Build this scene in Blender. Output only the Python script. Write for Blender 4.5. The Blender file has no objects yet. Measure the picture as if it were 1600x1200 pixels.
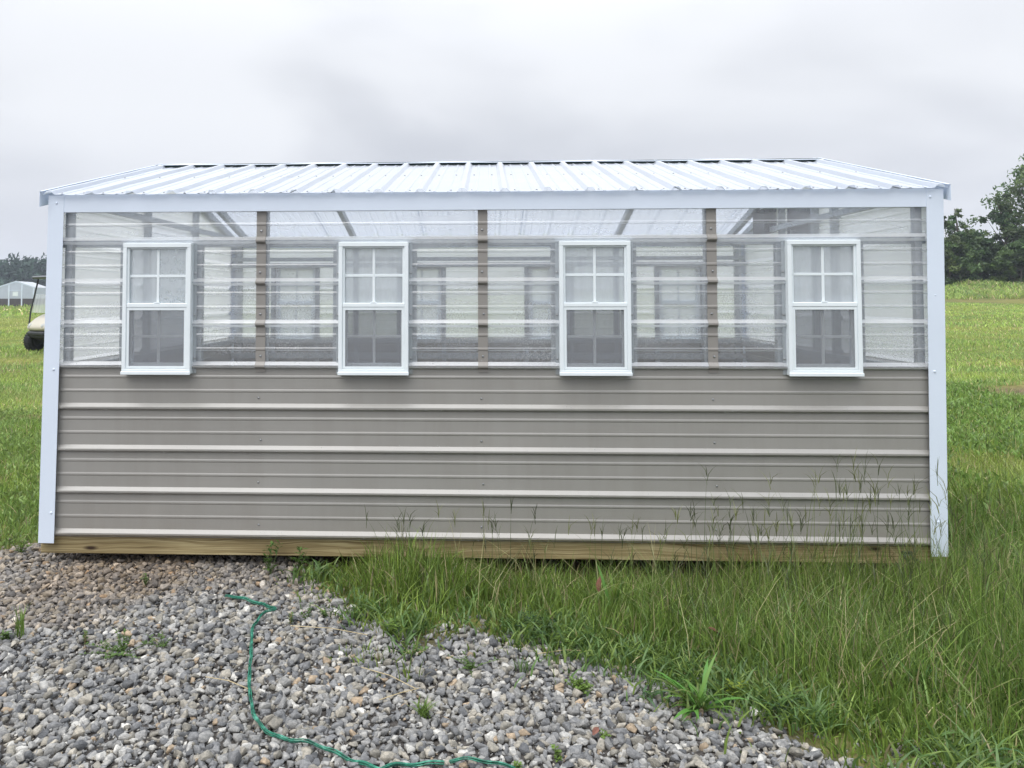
import bpy, bmesh, math, random
import numpy as np
from mathutils import Matrix, Vector, Euler

random.seed(7)
RNG = np.random.default_rng(11)
SC = bpy.context.scene
COL = SC.collection
PI = math.pi

# ------------------------------------------------------------------ camera
cam_d = bpy.data.cameras.new('camera')
cam = bpy.data.objects.new('camera', cam_d)
COL.objects.link(cam)
PITCH, ROLL, YAW = .0385, .0017, .0424
cam.matrix_world = (Matrix.Translation((2.4625, -4.1895, 1.2676)) @ Matrix.Rotation(YAW, 4, 'Z') @
                    Matrix.Rotation(PITCH, 4, 'X') @ Matrix.Rotation(ROLL, 4, 'Y') @ Matrix.Rotation(PI/2, 4, 'X'))
cam_d.sensor_width = 36
cam_d.lens = 1203.7/1600*36
cam_d.shift_x = (800-709.8)/1600
cam_d.shift_y = (419.8-600)/1600
cam_d.clip_start = .05
cam_d.clip_end = 2000
SC.camera = cam

# ------------------------------------------------------------------ sky, sun, exposure
SUN_EL, SUN_AZ = math.radians(58), math.radians(215)      # azimuth clockwise from +Y: behind the viewer, to the left
world = bpy.data.worlds.new('World')
SC.world = world
world.use_nodes = True
nt = world.node_tree
nt.nodes.clear()
def N(tree, kind, **kw):
    n = tree.nodes.new(kind)
    for k, v in kw.items():
        if k.startswith('i_'):
            n.inputs[k[2:].replace('_', ' ')].default_value = v
        else:
            setattr(n, k, v)
    return n
def math_node(tree, op, a, b=None, clamp=False):
    n = tree.nodes.new('ShaderNodeMath'); n.operation = op; n.use_clamp = clamp
    for i, v in enumerate((a, b)):
        if v is None: continue
        if isinstance(v, (int, float)): n.inputs[i].default_value = v
        else: tree.links.new(v, n.inputs[i])
    return n.outputs[0]
out = N(nt, 'ShaderNodeOutputWorld')
bg = N(nt, 'ShaderNodeBackground'); bg.inputs['Strength'].default_value = .1
nt.links.new(bg.outputs[0], out.inputs[0])
sky = N(nt, 'ShaderNodeTexSky', sky_type='NISHITA', sun_disc=False)
sky.sun_elevation = SUN_EL; sky.sun_rotation = SUN_AZ; sky.air_density = 1; sky.dust_density = 3
tc = N(nt, 'ShaderNodeTexCoord')
sep = N(nt, 'ShaderNodeSeparateXYZ'); nt.links.new(tc.outputs['Generated'], sep.inputs[0])
zz = math_node(nt, 'MAXIMUM', sep.outputs[2], 0.0)
den = math_node(nt, 'ADD', zz, .22)
cx = math_node(nt, 'DIVIDE', sep.outputs[0], den); cy = math_node(nt, 'DIVIDE', sep.outputs[1], den)
cmb = N(nt, 'ShaderNodeCombineXYZ'); nt.links.new(cx, cmb.inputs[0]); nt.links.new(cy, cmb.inputs[1]); cmb.inputs[2].default_value = 5.1
n1 = N(nt, 'ShaderNodeTexNoise'); n1.inputs['Scale'].default_value = .85; n1.inputs['Detail'].default_value = 4; n1.inputs['Roughness'].default_value = .42
n1.inputs['Distortion'].default_value = .35
nt.links.new(cmb.outputs[0], n1.inputs['Vector'])
cr = N(nt, 'ShaderNodeValToRGB')
cr.color_ramp.interpolation = 'EASE'
cr.color_ramp.elements[0].position = .36; cr.color_ramp.elements[0].color = (.57, .595, .65, 1)
cr.color_ramp.elements[1].position = .64; cr.color_ramp.elements[1].color = (.83, .85, .89, 1)
nt.links.new(n1.outputs['Fac'], cr.inputs[0])
# overcast sky: brighter towards the zenith, paler and even near the horizon
hz = N(nt, 'ShaderNodeMapRange'); hz.inputs['From Min'].default_value = 0; hz.inputs['From Max'].default_value = .22
nt.links.new(zz, hz.inputs['Value'])
mh = N(nt, 'ShaderNodeMix', data_type='RGBA')
mh.inputs[6].default_value = (.70, .725, .79, 1)
nt.links.new(hz.outputs[0], mh.inputs[0]); nt.links.new(cr.outputs[0], mh.inputs[7])
zen = N(nt, 'ShaderNodeMapRange', interpolation_type='SMOOTHSTEP')
zen.inputs['From Min'].default_value = .25; zen.inputs['From Max'].default_value = 1
zen.inputs['To Min'].default_value = 7.3; zen.inputs['To Max'].default_value = 23
nt.links.new(zz, zen.inputs['Value'])
sc_ = N(nt, 'ShaderNodeVectorMath', operation='SCALE')
nt.links.new(mh.outputs[2], sc_.inputs[0]); nt.links.new(zen.outputs[0], sc_.inputs['Scale'])
mx = N(nt, 'ShaderNodeMix', data_type='RGBA'); mx.inputs[0].default_value = .97
nt.links.new(sky.outputs[0], mx.inputs[6]); nt.links.new(sc_.outputs[0], mx.inputs[7])
nt.links.new(mx.outputs[2], bg.inputs['Color'])

sun_d = bpy.data.lights.new('sun', 'SUN'); sun_d.energy = 1.3; sun_d.angle = math.radians(55); sun_d.color = (1, .96, .9)
sun = bpy.data.objects.new('sun', sun_d); COL.objects.link(sun)
sd = Vector((math.sin(SUN_AZ)*math.cos(SUN_EL), math.cos(SUN_AZ)*math.cos(SUN_EL), math.sin(SUN_EL)))
sun.rotation_euler = sd.to_track_quat('Z', 'Y').to_euler()
SC.view_settings.view_transform = 'Standard'
SC.view_settings.look = 'None'
SC.view_settings.exposure = .62
SC.view_settings.gamma = 1
SC.view_settings.use_curve_mapping = False
SC.cycles.transparent_max_bounces = 24
SC.cycles.max_bounces = 9
SC.cycles.volume_bounces = 0
SC.cycles.caustics_reflective = False
SC.cycles.caustics_refractive = False

# ------------------------------------------------------------------ materials
MAT = {}
def new_mat(name):
    m = bpy.data.materials.new(name); m.use_nodes = True
    t = m.node_tree; t.nodes.clear()
    o = t.nodes.new('ShaderNodeOutputMaterial')
    MAT[name] = m
    return m, t, o
def noise(t, scale, detail=4, rough=.55, vec=None, dist=0):
    n = t.nodes.new('ShaderNodeTexNoise'); n.inputs['Scale'].default_value = scale
    n.inputs['Detail'].default_value = detail; n.inputs['Roughness'].default_value = rough; n.inputs['Distortion'].default_value = dist
    if vec is not None: t.links.new(vec, n.inputs['Vector'])
    return n
def objvec(t, scale=(1, 1, 1), kind='Object'):
    c = t.nodes.new('ShaderNodeTexCoord'); m = t.nodes.new('ShaderNodeMapping'); m.inputs['Scale'].default_value = scale
    t.links.new(c.outputs[kind], m.inputs[0]); return m.outputs[0]
def worldvec(t, scale=(1, 1, 1)):
    c = t.nodes.new('ShaderNodeNewGeometry'); m = t.nodes.new('ShaderNodeMapping'); m.inputs['Scale'].default_value = scale
    t.links.new(c.outputs['Position'], m.inputs[0]); return m.outputs[0]
def ramp(t, src, stops, interp='LINEAR'):
    r = t.nodes.new('ShaderNodeValToRGB'); r.color_ramp.interpolation = interp
    e = r.color_ramp.elements
    while len(e) < len(stops): e.new(.5)
    for i, (p, c) in enumerate(stops):
        e[i].position = p; e[i].color = (*c, 1) if len(c) == 3 else c
    t.links.new(src, r.inputs[0]); return r.outputs[0]
def bump(t, h, strength=.3, dist=.01):
    b = t.nodes.new('ShaderNodeBump'); b.inputs['Strength'].default_value = strength; b.inputs['Distance'].default_value = dist
    t.links.new(h, b.inputs['Height']); return b.outputs[0]
def mixc(t, f, a, b, blend='MIX'):
    m = t.nodes.new('ShaderNodeMix'); m.data_type = 'RGBA'; m.blend_type = blend
    for i, v in ((0, f), (6, a), (7, b)):
        if isinstance(v, (int, float)): m.inputs[i].default_value = v
        elif isinstance(v, tuple): m.inputs[i].default_value = (*v, 1)
        else: t.links.new(v, m.inputs[i])
    return m.outputs[2]
def princ(name, color, rough=.5, metal=0, vary=.1, nscale=6, bumpy=0, bscale=60, spec=.5, stretch=(1, 1, 1)):
    m, t, o = new_mat(name)
    p = t.nodes.new('ShaderNodeBsdfPrincipled')
    p.inputs['Roughness'].default_value = rough; p.inputs['Metallic'].default_value = metal
    p.inputs['Specular IOR Level'].default_value = spec
    v = worldvec(t, stretch)
    n = noise(t, nscale, 5, .6, v)
    lo = tuple(max(0, c*(1-vary)) for c in color); hi = tuple(min(1, c*(1+vary)) for c in color)
    t.links.new(ramp(t, n.outputs['Fac'], [(.3, lo), (.7, hi)]), p.inputs['Base Color'])
    rr = t.nodes.new('ShaderNodeMapRange'); rr.inputs['To Min'].default_value = max(0, rough-.08); rr.inputs['To Max'].default_value = rough+.1
    n2 = noise(t, nscale*3.1, 3, .6, v); t.links.new(n2.outputs['Fac'], rr.inputs['Value']); t.links.new(rr.outputs[0], p.inputs['Roughness'])
    if bumpy:
        n3 = noise(t, bscale, 3, .6, v)
        t.links.new(bump(t, n3.outputs['Fac'], bumpy, .004), p.inputs['Normal'])
    t.links.new(p.outputs[0], o.inputs[0])
    return m
princ('white_paint', (.69, .765, .87), .38, 0, .03, 2.5, .12, 5)
princ('white_vinyl', (.78, .84, .865), .42, 0, .03, 6)

def mat_siding(name, col, dirt=True):
    m, t, o = new_mat(name)
    p = t.nodes.new('ShaderNodeBsdfPrincipled'); p.inputs['Specular IOR Level'].default_value = .75
    p.inputs['Coat Weight'].default_value = .6; p.inputs['Coat Roughness'].default_value = .3
    v = worldvec(t)
    n = noise(t, 1.3, 5, .6, v); c = ramp(t, n.outputs['Fac'], [(.3, tuple(q*.94 for q in col)), (.7, tuple(q*1.05 for q in col))])
    st = noise(t, 9, 5, .65, worldvec(t, (1, 1, .10)))      # faint run marks
    c = mixc(t, .5, c, ramp(t, st.outputs['Fac'], [(.35, (.90, .89, .87)), (.55, (1.02, 1.02, 1.02))]), 'MULTIPLY')
    sp_ = noise(t, 150, 2, .5, v); spk = ramp(t, sp_.outputs['Fac'], [(.66, (0, 0, 0)), (.72, (1, 1, 1))])
    ge = t.nodes.new('ShaderNodeNewGeometry'); sz = t.nodes.new('ShaderNodeSeparateXYZ'); t.links.new(ge.outputs['Position'], sz.inputs[0])
    mr = t.nodes.new('ShaderNodeMapRange'); mr.inputs['From Min'].default_value = .42; mr.inputs['From Max'].default_value = -.03; mr.inputs['To Max'].default_value = .55
    t.links.new(sz.outputs[2], mr.inputs['Value'])
    c = mixc(t, math_node(t, 'MULTIPLY', spk, mr.outputs[0]), c, (.16, .12, .085))      # mud splashed up by the rain
    film = noise(t, 5, 4, .6, v)
    mr2 = t.nodes.new('ShaderNodeMapRange'); mr2.inputs['From Min'].default_value = .2; mr2.inputs['From Max'].default_value = -.03; mr2.inputs['To Max'].default_value = .35
    t.links.new(sz.outputs[2], mr2.inputs['Value'])
    c = mixc(t, math_node(t, 'MULTIPLY', film.outputs['Fac'], mr2.outputs[0]), c, (.25, .21, .165))
    t.links.new(c, p.inputs['Base Color'])
    rr = t.nodes.new('ShaderNodeMapRange'); rr.inputs['To Min'].default_value = .30; rr.inputs['To Max'].default_value = .46
    t.links.new(st.outputs['Fac'], rr.inputs['Value']); t.links.new(rr.outputs[0], p.inputs['Roughness'])
    oc = noise(t, 2.1, 2, .5, worldvec(t, (1, 1, 2)))        # sheet metal is never quite flat
    t.links.new(bump(t, oc.outputs['Fac'], .35, .012), p.inputs['Normal'])
    t.links.new(p.outputs[0], o.inputs[0])
mat_siding('taupe_metal', (.292, .283, .262))
princ('strap_metal', (.27, .255, .235), .36, 0, .05, 3)
princ('galvanised', (.36, .39, .41), .42, .55, .22, 24)
princ('screw_metal', (.36, .37, .38), .3, .8, .1, 20)
princ('dark_foam', (.02, .04, .04), .8, 0, .2, 20)
princ('black_plastic', (.022, .024, .028), .5, 0, .2, 10)
princ('tyre_rubber', (.025, .026, .03), .8, 0, .25, 12, .3, 40)
princ('cream_paint', (.50, .465, .385), .3, 0, .04, 4)
princ('grey_plastic', (.13, .14, .155), .5, 0, .1, 8)
princ('dark_siding', (.085, .078, .085), .5, 0, .12, 3)
princ('fan_dark', (.05, .055, .07), .5, .3, .2, 12)
princ('plywood', (.34, .25, .15), .75, 0, .15, 5, stretch=(.3, 4, 4))
princ('bark', (.10, .085, .065), .9, 0, .3, 12, .5, 30)
princ('dead_leaf', (.20, .085, .06), .7, 0, .3, 30)
princ('straw', (.42, .34, .19), .7, 0, .2, 20)
princ('soil', (.12, .085, .055), .95, 0, .3, 12, .5, 60)
princ('vinyl_dark', (.10, .11, .12), .5, 0, .1, 8)

def mat_wood():
    m, t, o = new_mat('treated_lumber')
    p = t.nodes.new('ShaderNodeBsdfPrincipled'); p.inputs['Roughness'].default_value = .72
    v = worldvec(t, (1, 1, 1))
    warp = noise(t, 1.1, 2, .5, worldvec(t, (1.6, 1, 5)))
    add = t.nodes.new('ShaderNodeVectorMath'); add.operation = 'MULTIPLY_ADD'
    t.links.new(warp.outputs['Color'], add.inputs[0]); add.inputs[1].default_value = (.0, .05, .09); t.links.new(v, add.inputs[2])
    mp = t.nodes.new('ShaderNodeMapping'); mp.inputs['Scale'].default_value = (.8, 14, 85); t.links.new(add.outputs[0], mp.inputs[0])
    g = noise(t, 1.6, 4, .6, mp.outputs[0], .6)
    c1 = ramp(t, g.outputs['Fac'], [(.34, (.17, .12, .05)), (.48, (.33, .26, .125)), (.64, (.50, .42, .235))])
    big = noise(t, 1.7, 2, .5, worldvec(t, (1, 1, .5)))
    c2 = mixc(t, .75, c1, ramp(t, big.outputs['Fac'], [(.35, (.55, .5, .42)), (.62, (1, 1, 1))]), 'MULTIPLY')
    vo = t.nodes.new('ShaderNodeTexVoronoi'); vo.inputs['Scale'].default_value = 1.7; t.links.new(worldvec(t, (1, 1, 3.2)), vo.inputs['Vector'])
    k = ramp(t, vo.outputs['Distance'], [(.03, (.1, .05, .02)), (.085, (1, 1, 1))])
    c3 = mixc(t, 1, c2, k, 'MULTIPLY')
    t.links.new(c3, p.inputs['Base Color'])
    t.links.new(bump(t, g.outputs['Fac'], .4, .003), p.inputs['Normal'])
    t.links.new(p.outputs[0], o.inputs[0])
mat_wood()

def mat_clear(name, milk_lo, milk_hi, refl=.07, tint=(.93, .95, .97), rough=.07, body=(.82, .85, .88), drops=True, stretch=(.35, 1, 2.2), bmp=.25, share=.5, graze=0.0, ribs=0.0, spots=False):
    """thin clear sheet: part passes straight through, part scatters (condensation and scuffs), part reflects"""
    m, t, o = new_mat(name)
    tr = t.nodes.new('ShaderNodeBsdfTransparent'); tr.inputs[0].default_value = (*tint, 1)
    df = t.nodes.new('ShaderNodeBsdfDiffuse'); df.inputs[0].default_value = (*body, 1)
    tl = t.nodes.new('ShaderNodeBsdfTranslucent'); tl.inputs[0].default_value = (*body, 1)
    gl = t.nodes.new('ShaderNodeBsdfGlossy'); gl.inputs['Roughness'].default_value = rough
    gl.inputs['Color'].default_value = (.95, .97, 1, 1)
    v = worldvec(t, stretch)
    n = noise(t, 2.3, 6, .62, v)
    mk = t.nodes.new('ShaderNodeMapRange'); mk.inputs['From Min'].default_value = .3; mk.inputs['From Max'].default_value = .7
    mk.inputs['To Min'].default_value = milk_lo; mk.inputs['To Max'].default_value = milk_hi
    t.links.new(n.outputs['Fac'], mk.inputs['Value'])
    milk = mk.outputs[0]
    if drops:   # beads of water, thicker in patches
        d = noise(t, 130, 2, .5, worldvec(t, (1, 1, 1)))
        patch = noise(t, 3.2, 4, .6, worldvec(t, (.6, 1, 1.6)))
        pm = ramp(t, patch.outputs['Fac'], [(.44, (0, 0, 0)), (.66, (1, 1, 1))])
        dm = ramp(t, d.outputs['Fac'], [(.5, (0, 0, 0)), (.62, (.16, .16, .16))])
        lowz = t.nodes.new('ShaderNodeNewGeometry'); sz = t.nodes.new('ShaderNodeSeparateXYZ'); t.links.new(lowz.outputs['Position'], sz.inputs[0])
        zr = t.nodes.new('ShaderNodeMapRange'); zr.inputs['From Min'].default_value = .95; zr.inputs['From Max'].default_value = 1.35; zr.inputs['To Min'].default_value = 1.7; zr.inputs['To Max'].default_value = .1
        t.links.new(sz.outputs[2], zr.inputs['Value'])
        dd = math_node(t, 'MULTIPLY', math_node(t, 'MULTIPLY', pm, dm), zr.outputs[0])
        milk = math_node(t, 'ADD', milk, dd, True)
    if spots:   # bare specks where the mist has run or been wiped off
        s1 = noise(t, 26, 5, .75, worldvec(t), 1.5); s2 = noise(t, 7, 2, .5, worldvec(t))
        a_ = ramp(t, s1.outputs['Fac'], [(.52, (0, 0, 0)), (.57, (1, 1, 1))]); b_ = ramp(t, s2.outputs['Fac'], [(.42, (0, 0, 0)), (.52, (1, 1, 1))])
        milk = math_node(t, 'MULTIPLY', milk, math_node(t, 'SUBTRACT', 1.0, math_node(t, 'MULTIPLY', a_, b_)))
    if ribs:    # extra milkiness on upward rib faces, painted in as their bright sky highlight
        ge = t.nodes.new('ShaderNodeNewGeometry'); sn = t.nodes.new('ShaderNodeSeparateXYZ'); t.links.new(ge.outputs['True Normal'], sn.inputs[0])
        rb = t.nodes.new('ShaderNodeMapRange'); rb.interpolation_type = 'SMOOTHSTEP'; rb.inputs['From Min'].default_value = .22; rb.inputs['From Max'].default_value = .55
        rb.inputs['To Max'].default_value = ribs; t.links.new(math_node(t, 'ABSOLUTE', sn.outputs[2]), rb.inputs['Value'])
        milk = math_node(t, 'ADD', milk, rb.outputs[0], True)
    if graze:   # more water and film to look through when seen edge on
        lg = t.nodes.new('ShaderNodeLayerWeight'); lg.inputs['Blend'].default_value = .5
        g2_ = math_node(t, 'POWER', lg.outputs['Facing'], 1.6)
        milk = math_node(t, 'ADD', milk, math_node(t, 'MULTIPLY', g2_, graze), True)
    mixs = t.nodes.new('ShaderNodeMixShader'); mixs.inputs[0].default_value = share
    t.links.new(df.outputs[0], mixs.inputs[1]); t.links.new(tl.outputs[0], mixs.inputs[2])
    m1 = t.nodes.new('ShaderNodeMixShader'); t.links.new(milk, m1.inputs[0])
    t.links.new(tr.outputs[0], m1.inputs[1]); t.links.new(mixs.outputs[0], m1.inputs[2])
    bn = noise(t, 7, 3, .5, worldvec(t, (.5, 1, 1)))
    nb = bump(t, bn.outputs['Fac'], bmp, .006)
    t.links.new(nb, gl.inputs['Normal'])
    lw = t.nodes.new('ShaderNodeLayerWeight'); lw.inputs['Blend'].default_value = .5
    f5 = math_node(t, 'POWER', lw.outputs['Facing'], 4.5)
    fr = math_node(t, 'ADD', math_node(t, 'MULTIPLY', f5, .9-refl), refl, True)
    m2 = t.nodes.new('ShaderNodeMixShader'); t.links.new(fr, m2.inputs[0])
    t.links.new(m1.outputs[0], m2.inputs[1]); t.links.new(gl.outputs[0], m2.inputs[2])
    t.links.new(m2.outputs[0], o.inputs[0])
    return m
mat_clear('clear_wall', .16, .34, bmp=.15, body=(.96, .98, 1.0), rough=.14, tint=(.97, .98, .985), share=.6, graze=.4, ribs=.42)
mat_clear('clear_roof', .86, .92, .05, body=(.70, .75, .83), drops=False, stretch=(1, .4, 1), bmp=.02, rough=.3, share=.58)
mat_clear('misted_wall', .74, .92, bmp=.15, body=(.95, .97, .985), rough=.14, tint=(.97, .98, .985), share=.7, graze=.3, drops=False)
mat_clear('misted_glass', .34, .58, .08, body=(.80, .84, .86), drops=False, stretch=(5, 1, .7), rough=.03, bmp=.05)
mat_clear('spotted_glass', .40, .60, .06, body=(.80, .84, .86), drops=False, stretch=(5, 1, .7), rough=.03, bmp=.05, spots=True)
mat_clear('misted_pane', .8, .92, .05, body=(.93, .95, .97), drops=False, rough=.1, bmp=.03, share=.7)
mat_clear('glass', .06, .22, .09, body=(.6, .63, .65), drops=False, stretch=(3, 1, .8), rough=.02, bmp=.03)

def mat_screen():
    m, t, o = new_mat('insect_mesh')
    tr = t.nodes.new('ShaderNodeBsdfTransparent')
    df = t.nodes.new('ShaderNodeBsdfDiffuse'); df.inputs[0].default_value = (.30, .31, .33, 1)
    n = noise(t, 4, 4, .6, worldvec(t, (1, 1, 1)))
    mk = t.nodes.new('ShaderNodeMapRange'); mk.inputs['To Min'].default_value = .28; mk.inputs['To Max'].default_value = .46
    t.links.new(n.outputs['Fac'], mk.inputs['Value'])
    mi = t.nodes.new('ShaderNodeMixShader'); t.links.new(mk.outputs[0], mi.inputs[0])
    t.links.new(tr.outputs[0], mi.inputs[1]); t.links.new(df.outputs[0], mi.inputs[2]); t.links.new(mi.outputs[0], o.inputs[0])
mat_screen()

def mat_leafy(name, transl=.35, gloss=.08, nz=0):
    """colour from the Col attribute of the mesh, light partly through the blade"""
    m, t, o = new_mat(name)
    a = t.nodes.new('ShaderNodeAttribute'); a.attribute_name = 'Col'
    c = a.outputs['Color']
    if nz:
        n = noise(t, nz, 3, .6, worldvec(t))
        c = mixc(t, .6, c, ramp(t, n.outputs['Fac'], [(.35, (.6, .62, .55)), (.65, (1.15, 1.12, 1))]), 'MULTIPLY')
    df = t.nodes.new('ShaderNodeBsdfDiffuse'); tl = t.nodes.new('ShaderNodeBsdfTranslucent')
    t.links.new(c, df.inputs[0]); t.links.new(c, tl.inputs[0])
    mi = t.nodes.new('ShaderNodeMixShader'); mi.inputs[0].default_value = transl
    t.links.new(df.outputs[0], mi.inputs[1]); t.links.new(tl.outputs[0], mi.inputs[2])
    gl = t.nodes.new('ShaderNodeBsdfGlossy'); gl.inputs['Roughness'].default_value = .45; gl.inputs['Color'].default_value = (.8, .85, .8, 1)
    m2 = t.nodes.new('ShaderNodeMixShader'); m2.inputs[0].default_value = gloss
    t.links.new(mi.outputs[0], m2.inputs[1]); t.links.new(gl.outputs[0], m2.inputs[2])
    t.links.new(m2.outputs[0], o.inputs[0])
mat_leafy('grass_blade', .38, .035); mat_leafy('leaf', .3, .03); mat_leafy('leaf_far', .25, .02)

def mat_stone():
    m, t, o = new_mat('crushed_stone')
    p = t.nodes.new('ShaderNodeBsdfPrincipled'); p.inputs['Roughness'].default_value = .78
    a = t.nodes.new('ShaderNodeAttribute'); a.attribute_name = 'Col'
    v = worldvec(t, (1, 1, 1.6))
    n = noise(t, 85, 5, .65, v, .4); n2 = noise(t, 380, 3, .6, v)
    c = mixc(t, .9, a.outputs['Color'], ramp(t, n.outputs['Fac'], [(.3, (.55, .56, .58)), (.5, (.95, .95, .95)), (.68, (1.45, 1.42, 1.38))]), 'MULTIPLY')
    c = mixc(t, .5, c, ramp(t, n2.outputs['Fac'], [(.35, (.7, .7, .72)), (.65, (1.25, 1.25, 1.22))]), 'MULTIPLY')
    t.links.new(c, p.inputs['Base Color'])
    t.links.new(bump(t, n.outputs['Fac'], .5, .004), p.inputs['Normal'])
    t.links.new(p.outputs[0], o.inputs[0])
mat_stone()

def mat_ground():
    m, t, o = new_mat('ground')
    p = t.nodes.new('ShaderNodeBsdfPrincipled'); p.inputs['Roughness'].default_value = .95; p.inputs['Specular IOR Level'].default_value = .1
    v = worldvec(t)
    a = t.nodes.new('ShaderNodeAttribute'); a.attribute_name = 'Col'      # r gravel, g bare soil, b tall weeds
    sp = t.nodes.new('ShaderNodeSeparateColor'); t.links.new(a.outputs['Color'], sp.inputs[0])
    fine = noise(t, 9, 6, .7, v); mid = noise(t, .55, 5, .6, v); large = noise(t, .09, 3, .5, v)
    g1 = ramp(t, fine.outputs['Fac'], [(.3, (.075, .085, .03)), (.5, (.15, .18, .055)), (.7, (.24, .25, .10))])
    g2 = mixc(t, 1, g1, ramp(t, mid.outputs['Fac'], [(.35, (.7, .85, .7)), (.65, (1.25, 1.12, 1.0))]), 'MULTIPLY')
    g3 = mixc(t, .8, g2, ramp(t, large.outputs['Fac'], [(.35, (.85, .95, .8)), (.65, (1.25, 1.05, 1.15))]), 'MULTIPLY')
    soil = ramp(t, fine.outputs['Fac'], [(.3, (.075, .052, .036)), (.7, (.21, .15, .10))])
    gr = ramp(t, noise(t, 60, 4, .6, v).outputs['Fac'], [(.3, (.035, .032, .03)), (.7, (.12, .11, .10))])
    c = mixc(t, sp.outputs[1], g3, soil)
    c = mixc(t, sp.outputs[0], c, gr)
    t.links.new(c, p.inputs['Base Color'])
    t.links.new(bump(t, fine.outputs['Fac'], .7, .05), p.inputs['Normal'])
    t.links.new(p.outputs[0], o.inputs[0])
mat_ground()

def mat_twine():
    m, t, o = new_mat('green_plastic')
    p = t.nodes.new('ShaderNodeBsdfPrincipled'); p.inputs['Roughness'].default_value = .4
    n = noise(t, 40, 3, .6, worldvec(t))
    t.links.new(ramp(t, n.outputs['Fac'], [(.35, (.008, .075, .05)), (.55, (.02, .19, .12)), (.75, (.12, .38, .28))]), p.inputs['Base Color'])
    t.links.new(p.outputs[0], o.inputs[0])
mat_twine()

# ------------------------------------------------------------------ object helpers
def tag(o, label=None, cat=None, group=None, kind=None):
    if label: o['label'] = label
    if cat: o['category'] = cat
    if group: o['group'] = group
    if kind: o['kind'] = kind
    return o
def empty(name, loc=(0, 0, 0), rz=0):
    o = bpy.data.objects.new(name, None); COL.objects.link(o); o.empty_display_size = .1
    o.location = loc; o.rotation_euler = (0, 0, rz); return o
def link(name, me, mat=None, parent=None, smooth=False):
    o = bpy.data.objects.new(name, me); COL.objects.link(o)
    if mat and not me.materials: me.materials.append(MAT[mat])
    if parent: o.parent = parent
    if smooth:
        me.polygons.foreach_set('use_smooth', [True]*len(me.polygons))
    return o
class MB:
    """collects simple shapes into one mesh"""
    def __init__(self): self.v = []; self.f = []
    def add(self, vs, fs):
        b = len(self.v); self.v += [tuple(x) for x in vs]; self.f += [tuple(i+b for i in q) for q in fs]; return self
    def box(self, x0, x1, y0, y1, z0, z1, c=0):
        if c <= 0:
            vs = [(x, y, z) for x in (x0, x1) for y in (y0, y1) for z in (z0, z1)]
            return self.add(vs, [(0, 1, 3, 2), (4, 6, 7, 5), (0, 4, 5, 1), (2, 3, 7, 6), (0, 2, 6, 4), (1, 5, 7, 3)])
        bm = bmesh.new(); bmesh.ops.create_cube(bm, size=1)
        for w in bm.verts: w.co = Vector(((x0+x1)/2+w.co.x*(x1-x0), (y0+y1)/2+w.co.y*(y1-y0), (z0+z1)/2+w.co.z*(z1-z0)))
        bmesh.ops.bevel(bm, geom=bm.edges[:], offset=c, segments=1, affect='EDGES')
        bm.verts.index_update()
        self.add([w.co[:] for w in bm.verts], [[w.index for w in f.verts] for f in bm.faces]); bm.free(); return self
    def tube(self, pts, r, n=6, cap=True):
        pts = [Vector(p) for p in pts]; rings = []
        rs = r if isinstance(r, (list, tuple)) else [r]*len(pts)
        for i, p in enumerate(pts):
            d = (pts[min(i+1, len(pts)-1)]-pts[max(i-1, 0)]).normalized()
            a = d.cross(Vector((0, 0, 1)));
            if a.length < .05: a = d.cross(Vector((0, 1, 0)))
            a.normalize(); b = d.cross(a)
            rings.append([p+(a*math.cos(2*PI*k/n)+b*math.sin(2*PI*k/n))*rs[i] for k in range(n)])
        vs = [q for rg in rings for q in rg]
        fs = [(i*n+k, i*n+(k+1) % n, (i+1)*n+(k+1) % n, (i+1)*n+k) for i in range(len(pts)-1) for k in range(n)]
        if cap: fs += [tuple(range(n))[::-1], tuple((len(pts)-1)*n+k for k in range(n))]
        return self.add(vs, fs)
    def beam(self, a, b, w, h, up=(0, 0, 1)):
        a, b = Vector(a), Vector(b); d = (b-a).normalized(); s = d.cross(Vector(up)).normalized(); u = s.cross(d)
        vs = [p+s*i*w/2+u*j*h/2 for p in (a, b) for i, j in ((-1, -1), (1, -1), (1, 1), (-1, 1))]
        return self.add(vs, [(0, 3, 2, 1), (4, 5, 6, 7), (0, 1, 5, 4), (1, 2, 6, 5), (2, 3, 7, 6), (3, 0, 4, 7)])
    def dome(self, c, r, axis, n=6):
        c = Vector(c); ax = Vector(axis).normalized(); a = ax.orthogonal().normalized(); b = ax.cross(a)
        vs = [c+(a*math.cos(2*PI*k/n)+b*math.sin(2*PI*k/n))*r for k in range(n)]
        vs += [c+ax*r*.5+(a*math.cos(2*PI*k/n)+b*math.sin(2*PI*k/n))*r*.75 for k in range(n)]+[c+ax*r*.75]
        fs = [(k, (k+1) % n, n+(k+1) % n, n+k) for k in range(n)]+[(n+k, n+(k+1) % n, 2*n) for k in range(n)]
        return self.add(vs, fs)
    def lathe(self, prof, axis_o, axis, n=24):
        o = Vector(axis_o); ax = Vector(axis).normalized(); a = ax.orthogonal().normalized(); b = ax.cross(a)
        vs = [o+ax*h+(a*math.cos(2*PI*k/n)+b*math.sin(2*PI*k/n))*r for h, r in prof for k in range(n)]
        fs = [(i*n+k, i*n+(k+1) % n, (i+1)*n+(k+1) % n, (i+1)*n+k) for i in range(len(prof)-1) for k in range(n)]
        return self.add(vs, fs)
    def mesh(self, name):
        me = bpy.data.meshes.new(name); me.from_pydata(self.v, [], self.f); me.update()
        bm = bmesh.new(); bm.from_mesh(me); bmesh.ops.recalc_face_normals(bm, faces=bm.faces[:]); bm.to_mesh(me); bm.free()
        return me
    def build(self, name, mat, parent=None, smooth=False):
        return link(name, self.mesh(name), mat, parent, smooth)
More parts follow.
